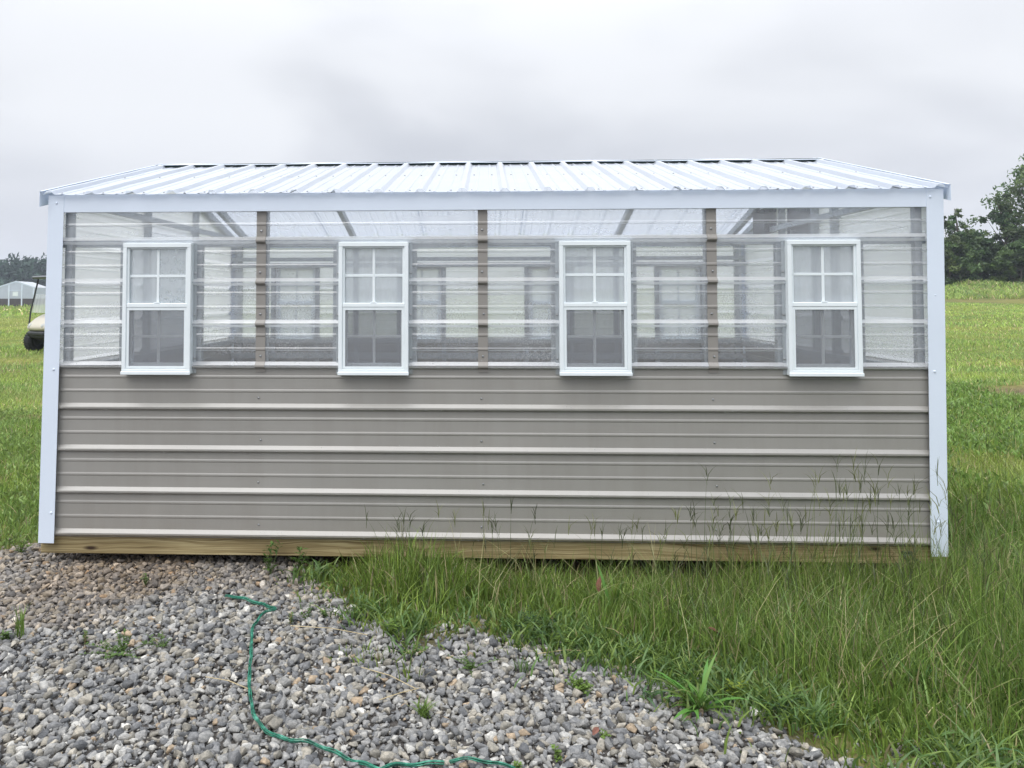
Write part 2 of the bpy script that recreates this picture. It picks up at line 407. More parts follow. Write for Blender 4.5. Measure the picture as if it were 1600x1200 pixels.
def array_mesh(name, V, F, C=None):
    """V (n,3), F (m,k) index arrays, C (n,3) colours"""
    V = np.asarray(V, np.float32); F = np.asarray(F, np.int32)
    me = bpy.data.meshes.new(name)
    me.vertices.add(len(V)); me.vertices.foreach_set('co', V.ravel())
    k = F.shape[1]
    me.loops.add(F.size); me.loops.foreach_set('vertex_index', F.ravel())
    me.polygons.add(len(F)); me.polygons.foreach_set('loop_start', np.arange(0, F.size, k, dtype=np.int32))
    me.update(calc_edges=True)
    if C is not None:
        at = me.color_attributes.new('Col', 'FLOAT_COLOR', 'POINT')
        at.data.foreach_set('color', np.concatenate([C, np.ones((len(C), 1))], 1).astype(np.float32).ravel())
    return me

# ------------------------------------------------------------------ ground
def sstep(a, b, x):
    t = np.clip((np.asarray(x, float)-a)/(b-a), 0, 1); return t*t*(3-2*t)
def vnoise(x, y, s, seed=0):
    x = np.asarray(x, float)*s+seed*17.3; y = np.asarray(y, float)*s+seed*9.1
    xi = np.floor(x); yi = np.floor(y); fx = x-xi; fy = y-yi
    fx = fx*fx*(3-2*fx); fy = fy*fy*(3-2*fy)
    def h(a, b):
        n = np.sin(a*127.1+b*311.7+seed*74.7)*43758.5453; return n-np.floor(n)
    return (h(xi, yi)*(1-fx)+h(xi+1, yi)*fx)*(1-fy)+(h(xi, yi+1)*(1-fx)+h(xi+1, yi+1)*fx)*fy
def ground_z(x, y):
    x = np.asarray(x, float); y = np.asarray(y, float)
    z = -.165-.06*sstep(1.5, 5, x)*sstep(-2.5, -.3, y)-.045*sstep(-.9, -.1, y)*sstep(-1.2, -.3, x)*(1-sstep(5.2, 6.5, x))*(1-sstep(3.5, 5, y))
    s = .009+.018*sstep(-20, 30, x)
    d = np.clip(y-2, 0, 90)
    z = z+s*d*(1-.0*d)
    bank = sstep(51, 58, y)*sstep(5, 30, x)*(.55+.55*np.exp(-((x-42)/2.6)**2-((y-59)/4)**2))
    z = z+bank
    z = z+.03*(vnoise(x, y, .5, 1)-.5)+.02*(vnoise(x, y, 1.7, 2)-.5)*sstep(1, 4, np.abs(x-2.4)+np.abs(y))
    return z
# edge of the gravel: y below which (towards the viewer) there is gravel, as a function of x
EX = np.array([-6, -1.5, -.6, -.2, .3, 1.15, 1.3, 1.53, 1.72, 1.88, 2.08, 2.45, 2.82, 3.04, 3.31, 3.5, 3.62, 3.9, 4.3, 6, 9])
EY = np.array([-1.6, -.3, .05, .35, .6, .7, .25, -.17, -.46, -.70, -.88, -.80, -.95, -1.17, -1.30, -1.50, -1.66, -1.70, -1.74, -2.2, -3.2])
def gravel_mask(x, y, soft=.09):
    e = np.interp(x, EX, EY)+(.26*(vnoise(x, y, 4, 3)-.5)+.12*(vnoise(x, y, 11, 4)-.5))*(x > 1.2)+.1*(vnoise(x, y, 5, 3)-.5)
    return np.clip((e-y)/soft+.5, 0, 1)
def axis(lo, hi, step, far_lo, far_hi, grow=1.13):
    a = list(np.arange(lo, hi+1e-6, step))
    s = step; x = hi
    while x < far_hi: s *= grow; x += s; a.append(x)
    s = step; x = lo; b = []
    while x > far_lo: s *= grow; x -= s; b.append(x)
    return np.array(b[::-1]+a)
gx = axis(-2.5, 7, .07, -700, 700); gy = axis(-3.5, 2.5, .07, -60, 900)
GX, GY = np.meshgrid(gx, gy)
GZ = ground_z(GX, GY)
nx, ny = len(gx), len(gy)
V = np.stack([GX.ravel(), GY.ravel(), GZ.ravel()], 1)
idx = np.arange(nx*ny).reshape(ny, nx)
F = np.stack([idx[:-1, :-1].ravel(), idx[:-1, 1:].ravel(), idx[1:, 1:].ravel(), idx[1:, :-1].ravel()], 1)
gm = gravel_mask(V[:, 0], V[:, 1])
under = ((V[:, 0] > -.1) & (V[:, 0] < 4.95) & (V[:, 1] > .12) & (V[:, 1] < 3.2)).astype(float)
bare = np.clip(sstep(.70, .82, vnoise(V[:, 0], V[:, 1], .33, 8))*.6*(V[:, 1] > 4)+under, 0, 1)
near_edge = np.exp(-((V[:, 1]-np.interp(V[:, 0], EX, EY))/.22)**2)*.45
bare = np.clip(bare+near_edge, 0, 1)
rp = np.exp(-((V[:, 0]-10.5)/1.0)**2-((V[:, 1]-7.4)/.55)**2)+.6*np.exp(-((V[:, 0]+3.6)/1.6)**2-((V[:, 1]-4.6)/.35)**2); bare = np.clip(bare+rp*1.2, 0, 1)
mow = np.exp(-((V[:, 1]-50.5)/1.2)**2)*(V[:, 0] > 5)*.55
C = np.stack([gm, np.clip(bare+mow, 0, 1), np.zeros_like(gm)], 1)
g = link('ground', array_mesh('ground', V, F, C), 'ground', None, True); tag(g, kind='structure')

# ------------------------------------------------------------------ ribbed sheets
PITCHR = .2286
def rib_profile(z0, z1, majors=True, phase=0.0, up=True):
    """(z, out) points of a wall sheet with one tall rib each 9 inches and two low ribs between"""
    pts = []
    k0 = int(math.floor((z0-phase)/PITCHR))-1; k1 = int(math.ceil((z1-phase)/PITCHR))+1
    for k in range(k0, k1+1):
        c = k*PITCHR+phase
        pts += [(c-.032, 0), (c-.019, .018), (c-.010, .018), (c+.009, 0)]
        for j in (1, 2):
            m = c+PITCHR*j/3+.002
            pts += [(m-.010, 0), (m-.005, .0026), (m+.002, .0026), (m+.009, 0)]
    pts.sort()
    def val(z):
        for (a, b), (c, d) in zip(pts, pts[1:]):
            if a <= z <= c: return b+(d-b)*(z-a)/(c-a)
        return 0
    res = [(z0, val(z0))]+[q for q in pts if z0 < q[0] < z1]+[(z1, val(z1))]
    return res
def sheet(prof, ext, place, nseg=1, thick=.0012):
    """prof (z,out); ext(z) -> (u0,u1); place(u, out, z) -> point; closed sheet with a small thickness"""
    mb = MB(); vs = []
    n = nseg+1
    for s in (0, -thick):
        for z, o in prof:
            u0, u1 = ext(z)
            for i in range(n):
                vs.append(place(u0+(u1-u0)*i/nseg, o+s, z))
    m = len(prof); half = m*n; fs = []
    for j in range(m-1):
        for i in range(nseg):
            a = j*n+i
            fs.append((a, a+1, a+n+1, a+n)); fs.append((half+a, half+a+n, half+a+n+1, half+a+1))
    for i in range(nseg):
        fs.append((i, half+i, half+i+1, i+1)); a = (m-1)*n+i; fs.append((a, a+1, half+a+1, half+a))
    for j in range(m-1):
        a = j*n; fs.append((a, a+n, half+a+n, half+a)); a = j*n+nseg; fs.append((a, half+a, half+a+n, a+n))
    return mb.add(vs, fs)
def open_sheet(prof, ext, place, nseg=1):
    vs = []; n = nseg+1
    for z, o in prof:
        u0, u1 = ext(z)
        for i in range(n): vs.append(place(u0+(u1-u0)*i/nseg, o, z))
    fs = [(j*n+i, j*n+i+1, (j+1)*n+i+1, (j+1)*n+i) for j in range(len(prof)-1) for i in range(nseg)]
    return MB().add(vs, fs)

# ------------------------------------------------------------------ the greenhouse shed
L, W = 4.88, 3.05
ZR, ZE = 2.272, 1.853
SH = empty('greenhouse_shed', (0, 0, -.13))
tag(SH, 'long greenhouse shed with taupe ribbed metal below clear panels and four white windows', 'greenhouse')
SH_T = Matrix.Translation((0, 0, .13))
def part(name, mb, mat, parent=None, smooth=False, off=True):
    """a part of the shed; mesh coordinates are given in world space"""
    me = mb.mesh(name) if isinstance(mb, MB) else mb
    if parent is None:
        me.transform(SH_T); return link(name, me, mat, SH, smooth)
    me.transform(Matrix.Translation(-Vector(parent.get('wo', (0, 0, 0)))))
    return link(name, me, mat, parent, smooth)
front = lambda u, o, z: (u, -o, z)
back = lambda u, o, z: (u, W+o, z)
left = lambda u, o, z: (.045-o, u, z)
right = lambda u, o, z: (L-.042+o, u, z)
full = lambda z: (.06, L-.06)
side = lambda z: (.02, W-.02)
low = rib_profile(-.034, .900)
up = rib_profile(.886, 1.80)
# foundation: pressure treated runners and joists, floor
for y0 in (.012, W-.10):
    part('skid_beam', MB().box(.0, 4.83, y0, y0+.088, -.130, -.036, .003), 'treated_lumber')
for x in np.arange(.3, 4.8, .406):
    part('floor_joist', MB().box(x, x+.038, .101, W-.101, -.125, -.052), 'treated_lumber')
part('floor', MB().box(.03, L-.03, .03, W-.03, -.05, -.034), 'plywood')
# metal siding
part('siding_panel', sheet(low, full, front), 'taupe_metal')
part('siding_panel', sheet(low, full, back), 'taupe_metal')
part('siding_panel', sheet(low, side, left), 'taupe_metal')
part('siding_panel', sheet(low, side, right), 'taupe_metal')
# clear sheets: windows stand in openings, so each wall is cut round them
WX = [.655, 1.848, 3.040, 4.243]
WW, WH, WZ = .380, .715, .858
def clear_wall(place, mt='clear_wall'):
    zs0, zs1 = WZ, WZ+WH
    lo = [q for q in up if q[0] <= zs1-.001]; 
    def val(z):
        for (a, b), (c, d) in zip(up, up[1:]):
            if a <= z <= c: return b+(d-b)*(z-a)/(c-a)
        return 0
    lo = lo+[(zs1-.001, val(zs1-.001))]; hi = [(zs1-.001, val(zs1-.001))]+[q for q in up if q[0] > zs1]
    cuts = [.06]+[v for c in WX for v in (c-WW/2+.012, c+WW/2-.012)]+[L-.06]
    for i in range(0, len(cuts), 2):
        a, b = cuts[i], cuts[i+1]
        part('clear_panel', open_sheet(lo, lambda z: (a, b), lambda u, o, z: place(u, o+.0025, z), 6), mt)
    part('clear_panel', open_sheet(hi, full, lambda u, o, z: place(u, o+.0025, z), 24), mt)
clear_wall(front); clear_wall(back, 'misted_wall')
def gable(place):
    top = ZR-.02
    pr = rib_profile(.886, top)
    def ext(z):
        if z <= ZE-.02: return (.02, W-.02)
        f = (z-(ZE-.02))/(ZR-ZE+.0); f = min(f, .985)
        return (.02+f*(W/2-.02), W-.02-f*(W/2-.02))
    part('clear_panel', open_sheet(pr, ext, lambda u, o, z: place(u, o+.0025, z), 8), 'misted_wall')
gable(left); gable(right)
# taupe cover straps over the clear sheets at the studs
strap_prof = rib_profile(.868, 1.80)
for x in (1.222, 2.44, 3.668):
    for pl in (front, back):
        part('cover_strap', sheet(strap_prof, lambda z: (x-.0265, x+.0265), lambda u, o, z: pl(u, o+.006, z), 1, .002), 'strap_metal')
# white corner trims (angles), fascia, gable trims
for (x0, x1, zb) in ((.020, .108, -.064), (L-.104, L-.016, -.078)):
    sx = -1 if x0 < 1 else 1
    for (y0, y1, sy) in ((-.0285, -.0265, 1), (W+.0265, W+.0285, -1)):
        m = MB().box(x0, x1, y0, y1, zb, 1.842)
        xo = x0 if sx < 0 else x1
        yy = sorted((y0+.001 if sy > 0 else y1-.001, y0+.085*sy))
        m.box(*sorted((xo, xo-sx*.002)), yy[0]+(.002 if sy > 0 else 0), yy[1]-(0 if sy > 0 else .002), zb, 1.842)
        m.v = [(x+.011*(z-.9)/.9, y, z) for x, y, z in m.v]      # the corners lean a touch
        part('corner_trim', m, 'white_paint')
for y0, y1 in ((-.0265, -.0240), (W+.0240, W+.0265)):
    sgn = 1 if y0 < 0 else -1
    m = MB().box(.112, L-.092, y0, y1, 1.748, 1.846)
    ya, yb = sorted((y1 if sgn > 0 else y0, (y1 if sgn > 0 else y0)+sgn*.02))
    m.box(.112, L-.092, ya, yb, 1.748, 1.7495)
    part('fascia', m, 'white_paint')
# galvanised frame
def tube_part(name, a, b, w=.038, h=.038, mat='galvanised', up_=(0, 0, 1)):
    part(name, MB().beam(a, b, w, h, up_), mat)
for y in (.030, W-.030):
    for x in [.128, L-.118, 1.235, 2.44, 3.655]:
        tube_part('stud', (x, y, -.03), (x, y, 1.83), .038, .038, up_=(0, 1, 0))
    for x in [c+s*(WW/2+.021) for c in WX for s in (-1, 1)]:
        tube_part('stud', (x, y, -.03), (x, y, 1.557), .038, .038, up_=(0, 1, 0))
    s = 1 if y < 1 else -1
    for z, hh in ((1.579, .042), (.872, .036), (1.822, .04)):
        tube_part('girt', (.06, y+s*.0385, z), (L-.06, y+s*.0385, z), .038, hh)
tube_part('girt', (.06, W-.0685, .735), (L-.06, W-.0685, .735), .038, .05)
tube_part('girt', (.06, W-.0685, 1.635), (L-.06, W-.0685, 1.635), .038, .035)
for x in (.053, L-.053):
    s = 1 if x < 1 else -1
    for y in (1.16, 2.06) if x < 1 else (1.13, 1.44, 2.06):
        zt = ZE+(ZR-ZE)*(1-abs(y-W/2)/(W/2))-.05
        tube_part('stud', (x, y, -.03), (x, y, zt), .04, .06, up_=(1, 0, 0))
    tube_part('girt', (x+s*.05, .06, .872), (x+s*.05, W-.06, .872))
    tube_part('girt', (x+s*.05, .06, 1.822), (x+s*.05, W-.06, 1.822))
for x in (.06, .19, 1.222, 2.44, 3.66, L-.19, L-.06):
    for y0, y1 in ((.0, W/2-.01), (W, W/2+.01)):
        tube_part('rafter', (x, y0, ZE-.042), (x, y1, ZR-.068), .042, .05)
tube_part('ridge_tube', (.03, W/2, ZR-.075), (L-.03, W/2, ZR-.075))
# roof sheets
SLOPE = Vector((0, W/2+.062, ZR-(ZE-.012)))
def roof_pt(u, o, t, sgn):
    """u along the ridge, t 0 at eave to 1 at ridge, o out of the plane"""
    y = -.052+(W/2+.052)*t; z = ZE-.010+(ZR-ZE+.010)*t
    n = Vector((0, -(ZR-ZE), W/2)).normalized()
    p = Vector((u, y, z))+n*o
    return (p.x, p.y if sgn > 0 else W-p.y, p.z)
edges = [.004]+[.0+.9144*k+.03 for k in range(1, 6)]+[L+.010]
rprof_all = []
for k in range(-1, 23):
    c = k*PITCHR+.045
    rprof_all += [(c-.030, 0), (c-.012, .019), (c+.012, .019), (c+.030, 0)]
    for j in (1, 2):
        m_ = c+PITCHR*j/3
        rprof_all += [(m_-.010, 0), (m_-.004, .004), (m_+.004, .004), (m_+.010, 0)]
rprof_all.sort()
def rval(u):
    for (a, b), (c, d) in zip(rprof_all, rprof_all[1:]):
        if a <= u <= c: return b+(d-b)*(u-a)/(c-a)
    return 0
for sgn in (1, -1):
    for i in range(6):
        a, b = edges[i], edges[i+1]+(.012 if i < 5 else 0)
        pr = [(a, rval(a))]+[q for q in rprof_all if a < q[0] < b]+[(b, rval(b))]
        mb = MB(); n = 9
        vs = []
        for u, o in pr:
            for k in range(n):
                t = k/(n-1)*.985
                wob = .0022*math.sin(u*23+k*1.7)*math.sin(u*7.3) if k == 0 else .0012*math.sin(u*11+k*2.1)
                vs.append(roof_pt(u, o+wob+(.0012 if i % 2 else 0), t, sgn))
        fs = [(j*n+k, j*n+k+1, (j+1)*n+k+1, (j+1)*n+k) for j in range(len(pr)-1) for k in range(n-1)]
        mb.add(vs, fs); part('roof_panel', mb, 'clear_roof')
# foam closures and cap along the ridge
for sgn in (1, -1):
    m = MB()
    vs = [roof_pt(u, o, t, sgn) for t in (.935, .965) for o in (.002, .0215) for u in (-.0, L)]
    m.add(vs, [(0, 1, 3, 2), (4, 6, 7, 5), (0, 4, 5, 1), (2, 3, 7, 6), (0, 2, 6, 4), (1, 5, 7, 3)])
    part('foam_closure', m, 'dark_foam')
cap = MB()
cs = [roof_pt(0, .0200, .93, 1), roof_pt(0, .0215, .935, 1), (0, W/2, ZR+.018), roof_pt(0, .0215, .935, -1), roof_pt(0, .0200, .93, -1)]
n = 25
vs = [(-.004+(L+.022)*i/(n-1), c[1], c[2]+.0015*math.sin(i*1.3)) for i in range(n) for c in cs]
vs += [(v[0], v[1], v[2]-.0025) for v in vs]
h = n*5
fs = [(i*5+j, i*5+j+1, (i+1)*5+j+1, (i+1)*5+j) for i in range(n-1) for j in range(4)]
fs += [tuple(reversed([h+q for q in f])) for f in fs]
for i in range(n-1): fs += [(i*5, (i+1)*5, h+(i+1)*5, h+i*5), (i*5+4, h+i*5+4, h+(i+1)*5+4, (i+1)*5+4)]
cap.add(vs, fs); part('ridge_cap', cap, 'white_paint')
for x, s in ((-.002, -1), (L+.016, 1)):
    for sgn in (1, -1):
        m = MB()
        # top flange on the sheet and hanging face on the gable
        a0, a1 = roof_pt(x, .0215, -.002, sgn), roof_pt(x, .0215, .99, sgn)
        b0, b1 = roof_pt(x-s*.016, .0215, -.002, sgn), roof_pt(x-s*.016, .0215, .99, sgn)
        c0, c1 = (x, a0[1], a0[2]-.088), (x, a1[1], a1[2]-.088)
        for q in ((a0, a1, b1, b0), (a0, c0, c1, a1)):
            d = Vector((0, 0, -.002)) if q[1] == a1 else Vector((-s*.002, 0, 0))
            vs = [Vector(v) for v in q]; vs += [v+d for v in vs]
            m.add(vs, [(0, 1, 2, 3), (7, 6, 5, 4), (0, 4, 5, 1), (1, 5, 6, 2), (2, 6, 7, 3), (3, 7, 4, 0)])
        part('gable_trim', m, 'white_paint')
# fasteners, too small to pick apart: one mesh per kind
sm = MB()
for x in (1.222, 2.44, 3.668):
    for k in range(0, 4):
        sm.dome((x+random.uniform(-.012, .012), -.0005, k*PITCHR+.040), .0062, (0, -1, 0))
    for k in range(4, 8):
        sm.dome((x+random.uniform(-.006, .006), -.0065, k*PITCHR+.040 if k else 0), .0072, (0, -1, 0))
for c in WX:
    for s in (-1, 1):
        for z in (.942, 1.178, 1.407):
            sm.dome((c+s*(WW/2+.009), -.003, z), .0085, (0, -1, 0))
    for dx in (-.11, .0, .11): sm.dome((c+dx, -.006, WZ+WH+.012), .004, (0, -1, 0))
for k in range(-0, 22):
    for dx in (.055, .17):
        u = k*PITCHR+.045+dx
        if u > L: continue
        for t in (.03, .50, .87):
            p = Vector(roof_pt(u+random.uniform(-.006, .006), .001, t, 1)); sm.dome(p, .0065, (0, -.27, 1))
            p = Vector(roof_pt(u, .001, t, -1)); sm.dome(p, .0065, (0, .27, 1))
tag(part('screws', sm, 'screw_metal'), kind='stuff')
ws = MB()
for x in (.078, L-.074):
    for z in (.10, .88, 1.80): ws.dome((x, -.0285, z), .0075, (0, -1, 0), 8)
ws.dome((L-.06, -.0285, 1.28), .004, (0, -1, 0))
tag(part('painted_screws', ws, 'white_paint'), kind='stuff')
# droplets of rain and bits of grit on the sheets
rd = MB()
for _ in range(420):
    x = random.uniform(.1, L-.1); k = random.choice((4, 4, 4, 0, 1, 2, 3)); z = k*PITCHR+random.uniform(-.03, .02)
    rd.dome((x, -.0205-.003*(k == 4), z), random.uniform(.0012, .0026), (0, -1, .3), 5)
tag(part('rain_drops', rd, 'misted_glass', smooth=True), kind='stuff')
# anchor loop near the right end of the beam
m = MB(); m.tube([(4.66+.022*math.cos(a), -.012, -.088+.012*math.sin(a)) for a in np.linspace(0, 2*PI, 12)], .005, 6, False)
m.box(4.635, 4.685, -.006, .0115, -.08, -.062, .002); m.tube([(4.675, -.01, -.092), (4.70, -.03, -.10), (4.712, -.035, -.112)], .006)
part('anchor_loop', m, 'black_plastic')

def frame_boxes(m, x0, x1, z0, z1, w, y0, y1, c=.0015, wt=None, wb=None):
    wt = wt or w; wb = wb or w
    m.box(x0, x1, y0, y1, z1-wt, z1, c); m.box(x0, x1, y0, y1, z0, z0+wb, c)
    m.box(x0, x0+w, y0+.0004, y1-.0004, z0+wb-.001, z1-wt+.001, c); m.box(x1-w, x1, y0+.0004, y1-.0004, z0+wb-.001, z1-wt+.001, c)
    return m
def flat(x0, x1, z0, z1, y, th=.003): return MB().box(x0, x1, y, y+th, z0, z1)
hw = WW/2
PROTO = {}
def pm(key, fn):
    if key not in PROTO: PROTO[key] = fn().mesh(key)
    return PROTO[key]
def pane_mesh(x0, x1, q0, q1, ya, gm_, cxw, sx, is_back):
    if gm_ == 'misted_glass' and not is_back and cxw < 1 and sx > 0: gm_ = 'spotted_glass'
    key = 'p%.3f%.3f%.3f%s' % (x0, q0, ya, gm_)
    if key not in PROTO:
        PROTO[key] = flat(x0, x1, q0, q1, ya, .003).mesh('pane'); PROTO[key].materials.append(MAT[gm_])
    return PROTO[key]
def make_window(cxw, is_back=False):
    m = MB()
    frame_boxes(m, -hw, hw, 0, WH, .022, -.046, .03, .002, .024, .028)
    m.box(-hw-.003, hw+.003, -.052, -.0465, -.004, .014, .002)      # nose of the sill
    m.box(-hw+.03, hw-.03, -.0475, -.0462, .012, .022)
    me = PROTO.get('window') or PROTO.setdefault('window', m.mesh('window'))
    w = link('window', me, 'white_vinyl', SH)
    if is_back:
        w.location = (cxw, W, WZ+.13); w.rotation_euler = (0, 0, PI)
    else: w.location = (cxw, 0, WZ+.13)
    def sub(name, key, fn, mat, smooth=False):
        return link(name, pm(key, fn), mat, w, smooth)
    sub('nailing_flange', 'flange', lambda: frame_boxes(MB(), -hw-.019, hw+.019, -.0, WH+.022, .0205, -.0062, -.0035, 0), 'misted_glass')
    sub('upper_sash', 'upper', lambda: frame_boxes(MB(), -hw+.0215, hw-.0215, .366, WH-.0235, .0115, -.036, -.004, .001, .009, .02), 'white_vinyl')
    sub('lower_sash', 'lower', lambda: frame_boxes(MB(), -hw+.0215, hw-.0215, .0285, .3655, .022, -.018, .012, .001, .018, .03), 'white_vinyl')
    sub('screen_frame', 'scrf', lambda: frame_boxes(MB(), -hw+.0225, hw-.0225, .030, .3625, .0145, -.040, -.030, .001, .016, .012), 'white_vinyl')
    if not is_back: sub('insect_screen', 'scr', lambda: flat(-hw+.036, hw-.036, .041, .348, -.036, .0006), 'insect_mesh')
    sub('meeting_rail', 'rail', lambda: MB().box(-hw+.0225, hw-.0225, -.0425, -.030, .3635, .384, .0015), 'white_vinyl')
    sub('sash_lock', 'lock', lambda: MB().box(-.018, .018, -.0435, -.0428, .386, .390).box(-.014, .014, -.041, -.028, .3845, .392, .001), 'white_vinyl')
    gx0 = hw-.033
    for (za, zb, ya, gm_) in ((.386, WH-.0325, -.022, 'misted_pane' if is_back else 'misted_glass'), (.0585, .3475, -.008, 'misted_pane' if is_back else 'glass')):
        zc = (za+zb)/2
        for sx in (-1, 1):
            for (q0, q1) in ((za, zc-.007), (zc+.007, zb)):
                x0, x1 = (-gx0, -.007) if sx < 0 else (.007, gx0)
                sub('pane', 'pane%.3f%.3f%d%d' % (q0, za, sx, is_back), lambda: flat(x0, x1, q0, q1, ya, .003), gm_).data = pane_mesh(x0, x1, q0, q1, ya, gm_, cxw, sx, is_back)
        sub('muntin', 'munv%.3f' % za, lambda: MB().box(-.0072, .0072, ya-.004, ya+.006, za, zb, .001), 'white_vinyl')
        sub('muntin', 'munh%.3f' % za, lambda: MB().box(-gx0, gx0, ya-.003, ya+.005, zc-.0072, zc+.0072, .001), 'white_vinyl')
    return w
for c in WX: make_window(c)
for c in WX: make_window(c, True)
# door in the left gable end
D = link('door', frame_boxes(MB(), 0, .90, 0, 1.78, .07, -.036, -.026, .002, .07, .1).mesh('door'), 'white_paint', SH)
D.location = (-.0, 2.06, -.02+.13); D.rotation_euler = (0, 0, -PI/2)
link('door_panel', MB().box(.071, .829, -.034, -.028, .1, .90, .001).mesh('door_panel'), 'taupe_metal', D)
link('crossbar', MB().box(.071, .829, -.037, -.027, .901, .96, .001).mesh('crossbar'), 'white_paint', D)
link('pane', MB().box(.071, .829, -.033, -.030, .961, 1.709).mesh('pane'), 'clear_wall', D)
link('handle', MB().tube([(.80, -.04, .96), (.80, -.075, .97), (.80, -.075, 1.08), (.80, -.04, 1.09)], .008).mesh('handle'), 'black_plastic', D)
# exhaust fan high in the right gable end
fan = part('exhaust_fan', frame_boxes(MB(), 0, .44, 0, .36, .03, -.06, .0, .002), 'fan_dark')
fan.rotation_euler = (0, 0, PI/2); fan.location = (L-.065, 1.50, 1.81+.0); fan.data.transform(Matrix.Translation((0, 0, -.13)))
link('housing', MB().box(.031, .409, -.058, -.05, .031, .329).box(.20, .24, -.05, -.012, .15, .21).mesh('housing'), 'grey_plastic', fan).location = (0, 0, 0)
for k in range(14):
    s_ = link('slat', pm('fanslat', lambda: MB().box(0, .006, -.012, -.004, .031, .329)), 'screw_metal', fan); s_.location = (.045+k*.0265, 0, 0)
ctrl = part('control_box', MB().box(L-.16, L-.06, 2.16, 2.44, 1.80, 2.0, .005), 'black_plastic')
for o in fan.children:
    o.data = o.data.copy() if o.name.startswith('housing') else o.data

# ------------------------------------------------------------------ gravel
def stone_bases(n, pts_n, bev):
    res = []
    for i in range(n):
        r = np.random.default_rng(100+i)
        bm = bmesh.new()
        P = r.normal(size=(pts_n, 3)); P /= np.linalg.norm(P, axis=1)[:, None]
        P = np.sign(P)*np.abs(P)**.72
        P *= np.array([1, r.uniform(.6, .9), r.uniform(.45, .75)])*r.uniform(.8, 1.0, (pts_n, 1))
        for p in P: bm.verts.new(p)
        ret = bmesh.ops.convex_hull(bm, input=bm.verts[:])
        bmesh.ops.delete(bm, geom=[g_ for g_ in ret['geom_interior'] if isinstance(g_, bmesh.types.BMVert)], context='VERTS')
        bmesh.ops.dissolve_limit(bm, angle_limit=.35, verts=bm.verts[:], edges=bm.edges[:])
        if bev: bmesh.ops.bevel(bm, geom=bm.edges[:], offset=.035, segments=1, affect='EDGES', clamp_overlap=True)
        bmesh.ops.triangulate(bm, faces=bm.faces[:])
        bm.verts.index_update()
        res.append((np.array([v.co[:] for v in bm.verts]), np.array([[v.index for v in f.verts] for f in bm.faces])))
        bm.free()
    return res
def rot_mats(rx, ry, rz):
    cx_, sx_, cy_, sy_, cz_, sz_ = np.cos(rx), np.sin(rx), np.cos(ry), np.sin(ry), np.cos(rz), np.sin(rz)
    n = len(rx); R = np.zeros((n, 3, 3))
    R[:, 0, 0] = cz_*cy_; R[:, 0, 1] = cz_*sy_*sx_-sz_*cx_; R[:, 0, 2] = cz_*sy_*cx_+sz_*sx_
    R[:, 1, 0] = sz_*cy_; R[:, 1, 1] = sz_*sy_*sx_+cz_*cx_; R[:, 1, 2] = sz_*sy_*cx_-cz_*sx_
    R[:, 2, 0] = -sy_; R[:, 2, 1] = cy_*sx_; R[:, 2, 2] = cy_*cx_
    return R
def scatter(bases, P, size, col, tilt=.5):
    """one mesh of many stones"""
    n = len(P); which = RNG.integers(0, len(bases), n)
    Vs, Fs, Cs = [], [], []; off = 0
    R = rot_mats(RNG.normal(0, tilt, n), RNG.normal(0, tilt, n), RNG.uniform(0, 2*PI, n))
    for b, (bv, bf) in enumerate(bases):
        s = np.where(which == b)[0]
        if not len(s): continue
        v = np.einsum('nij,kj->nki', R[s], bv)*size[s][:, None, None]+P[s][:, None, :]
        f = bf[None]+(np.arange(len(s))*len(bv))[:, None, None]+off
        Vs.append(v.reshape(-1, 3)); Fs.append(f.reshape(-1, 3)); Cs.append(np.repeat(col[s], len(bv), 0)); off += len(s)*len(bv)
    return np.concatenate(Vs), np.concatenate(Fs), np.concatenate(Cs)
def jitter_grid(x0, x1, y0, y1, p):
    a, b = np.meshgrid(np.arange(x0, x1, p), np.arange(y0, y1, p)); a = a.ravel(); b = b.ravel()
    return a+RNG.uniform(-.5, .5, len(a))*p, b+RNG.uniform(-.5, .5, len(b))*p
def stone_cols(n, x, y):
    base = np.array([[.205, .203, .196], [.15, .152, .154], [.27, .266, .252], [.09, .093, .097], [.29, .268, .225], [.42, .41, .38], [.29, .225, .155], [.20, .188, .16]])
    pr = np.array([.27, .2, .14, .08, .1, .05, .025, .135])
    c = base[RNG.choice(len(base), n, p=pr)]
    c = c*RNG.uniform(.9, 1.35, (n, 1))
    tan = np.clip(sstep(.5, .8, vnoise(x, y, 1.4, 21))*.5*(y > -.9)+.5*sstep(-.75, -.1, y+.3*(vnoise(x, y, 3, 22)-.5)), 0, 1).reshape(-1, 1)
    return c*(1-tan)+c*np.array([.92, .76, .62])*tan
def stones(name, bases, x, y, smin, smax, zoff=.35, tilt=.5):
    n = len(x)
    s = smin+(smax-smin)*RNG.beta(1.8, 3.2, n)
    z = ground_z(x, y)+s*(zoff+RNG.uniform(-.25, .4, n))
    V_, F_, C_ = scatter(bases, np.stack([x, y, z], 1), s, stone_cols(n, x, y), tilt)
    return V_, F_, C_
bases = stone_bases(22, 15, True); rough_b = stone_bases(14, 11, False)
def keep(x, y, thr=.5, rnd=.0):
    g_ = gravel_mask(x, y, .16)
    return RNG.uniform(0, 1, len(x)) < g_
lists = []
x, y = jitter_grid(-.7, 4.3, -2.0, .75, .0255); k = keep(x, y) & ((x > .9-(y+1.9)*.95-.3) | (y > -.4)); lists.append((bases, x[k], y[k], .0125, .034, .16, .38))
x, y = jitter_grid(-.5, 4.2, -2.0, .5, .08); k = keep(x, y); lists.append((bases, x[k], y[k], .014, .038, .5, .3))
x, y = jitter_grid(-4, 7.5, -4.5, 1.2, .05); k = keep(x, y) & ~((x > -.7) & (x < 4.3) & (y > -2.0) & (y < .75)); lists.append((rough_b, x[k], y[k], .02, .04, .3, .5))
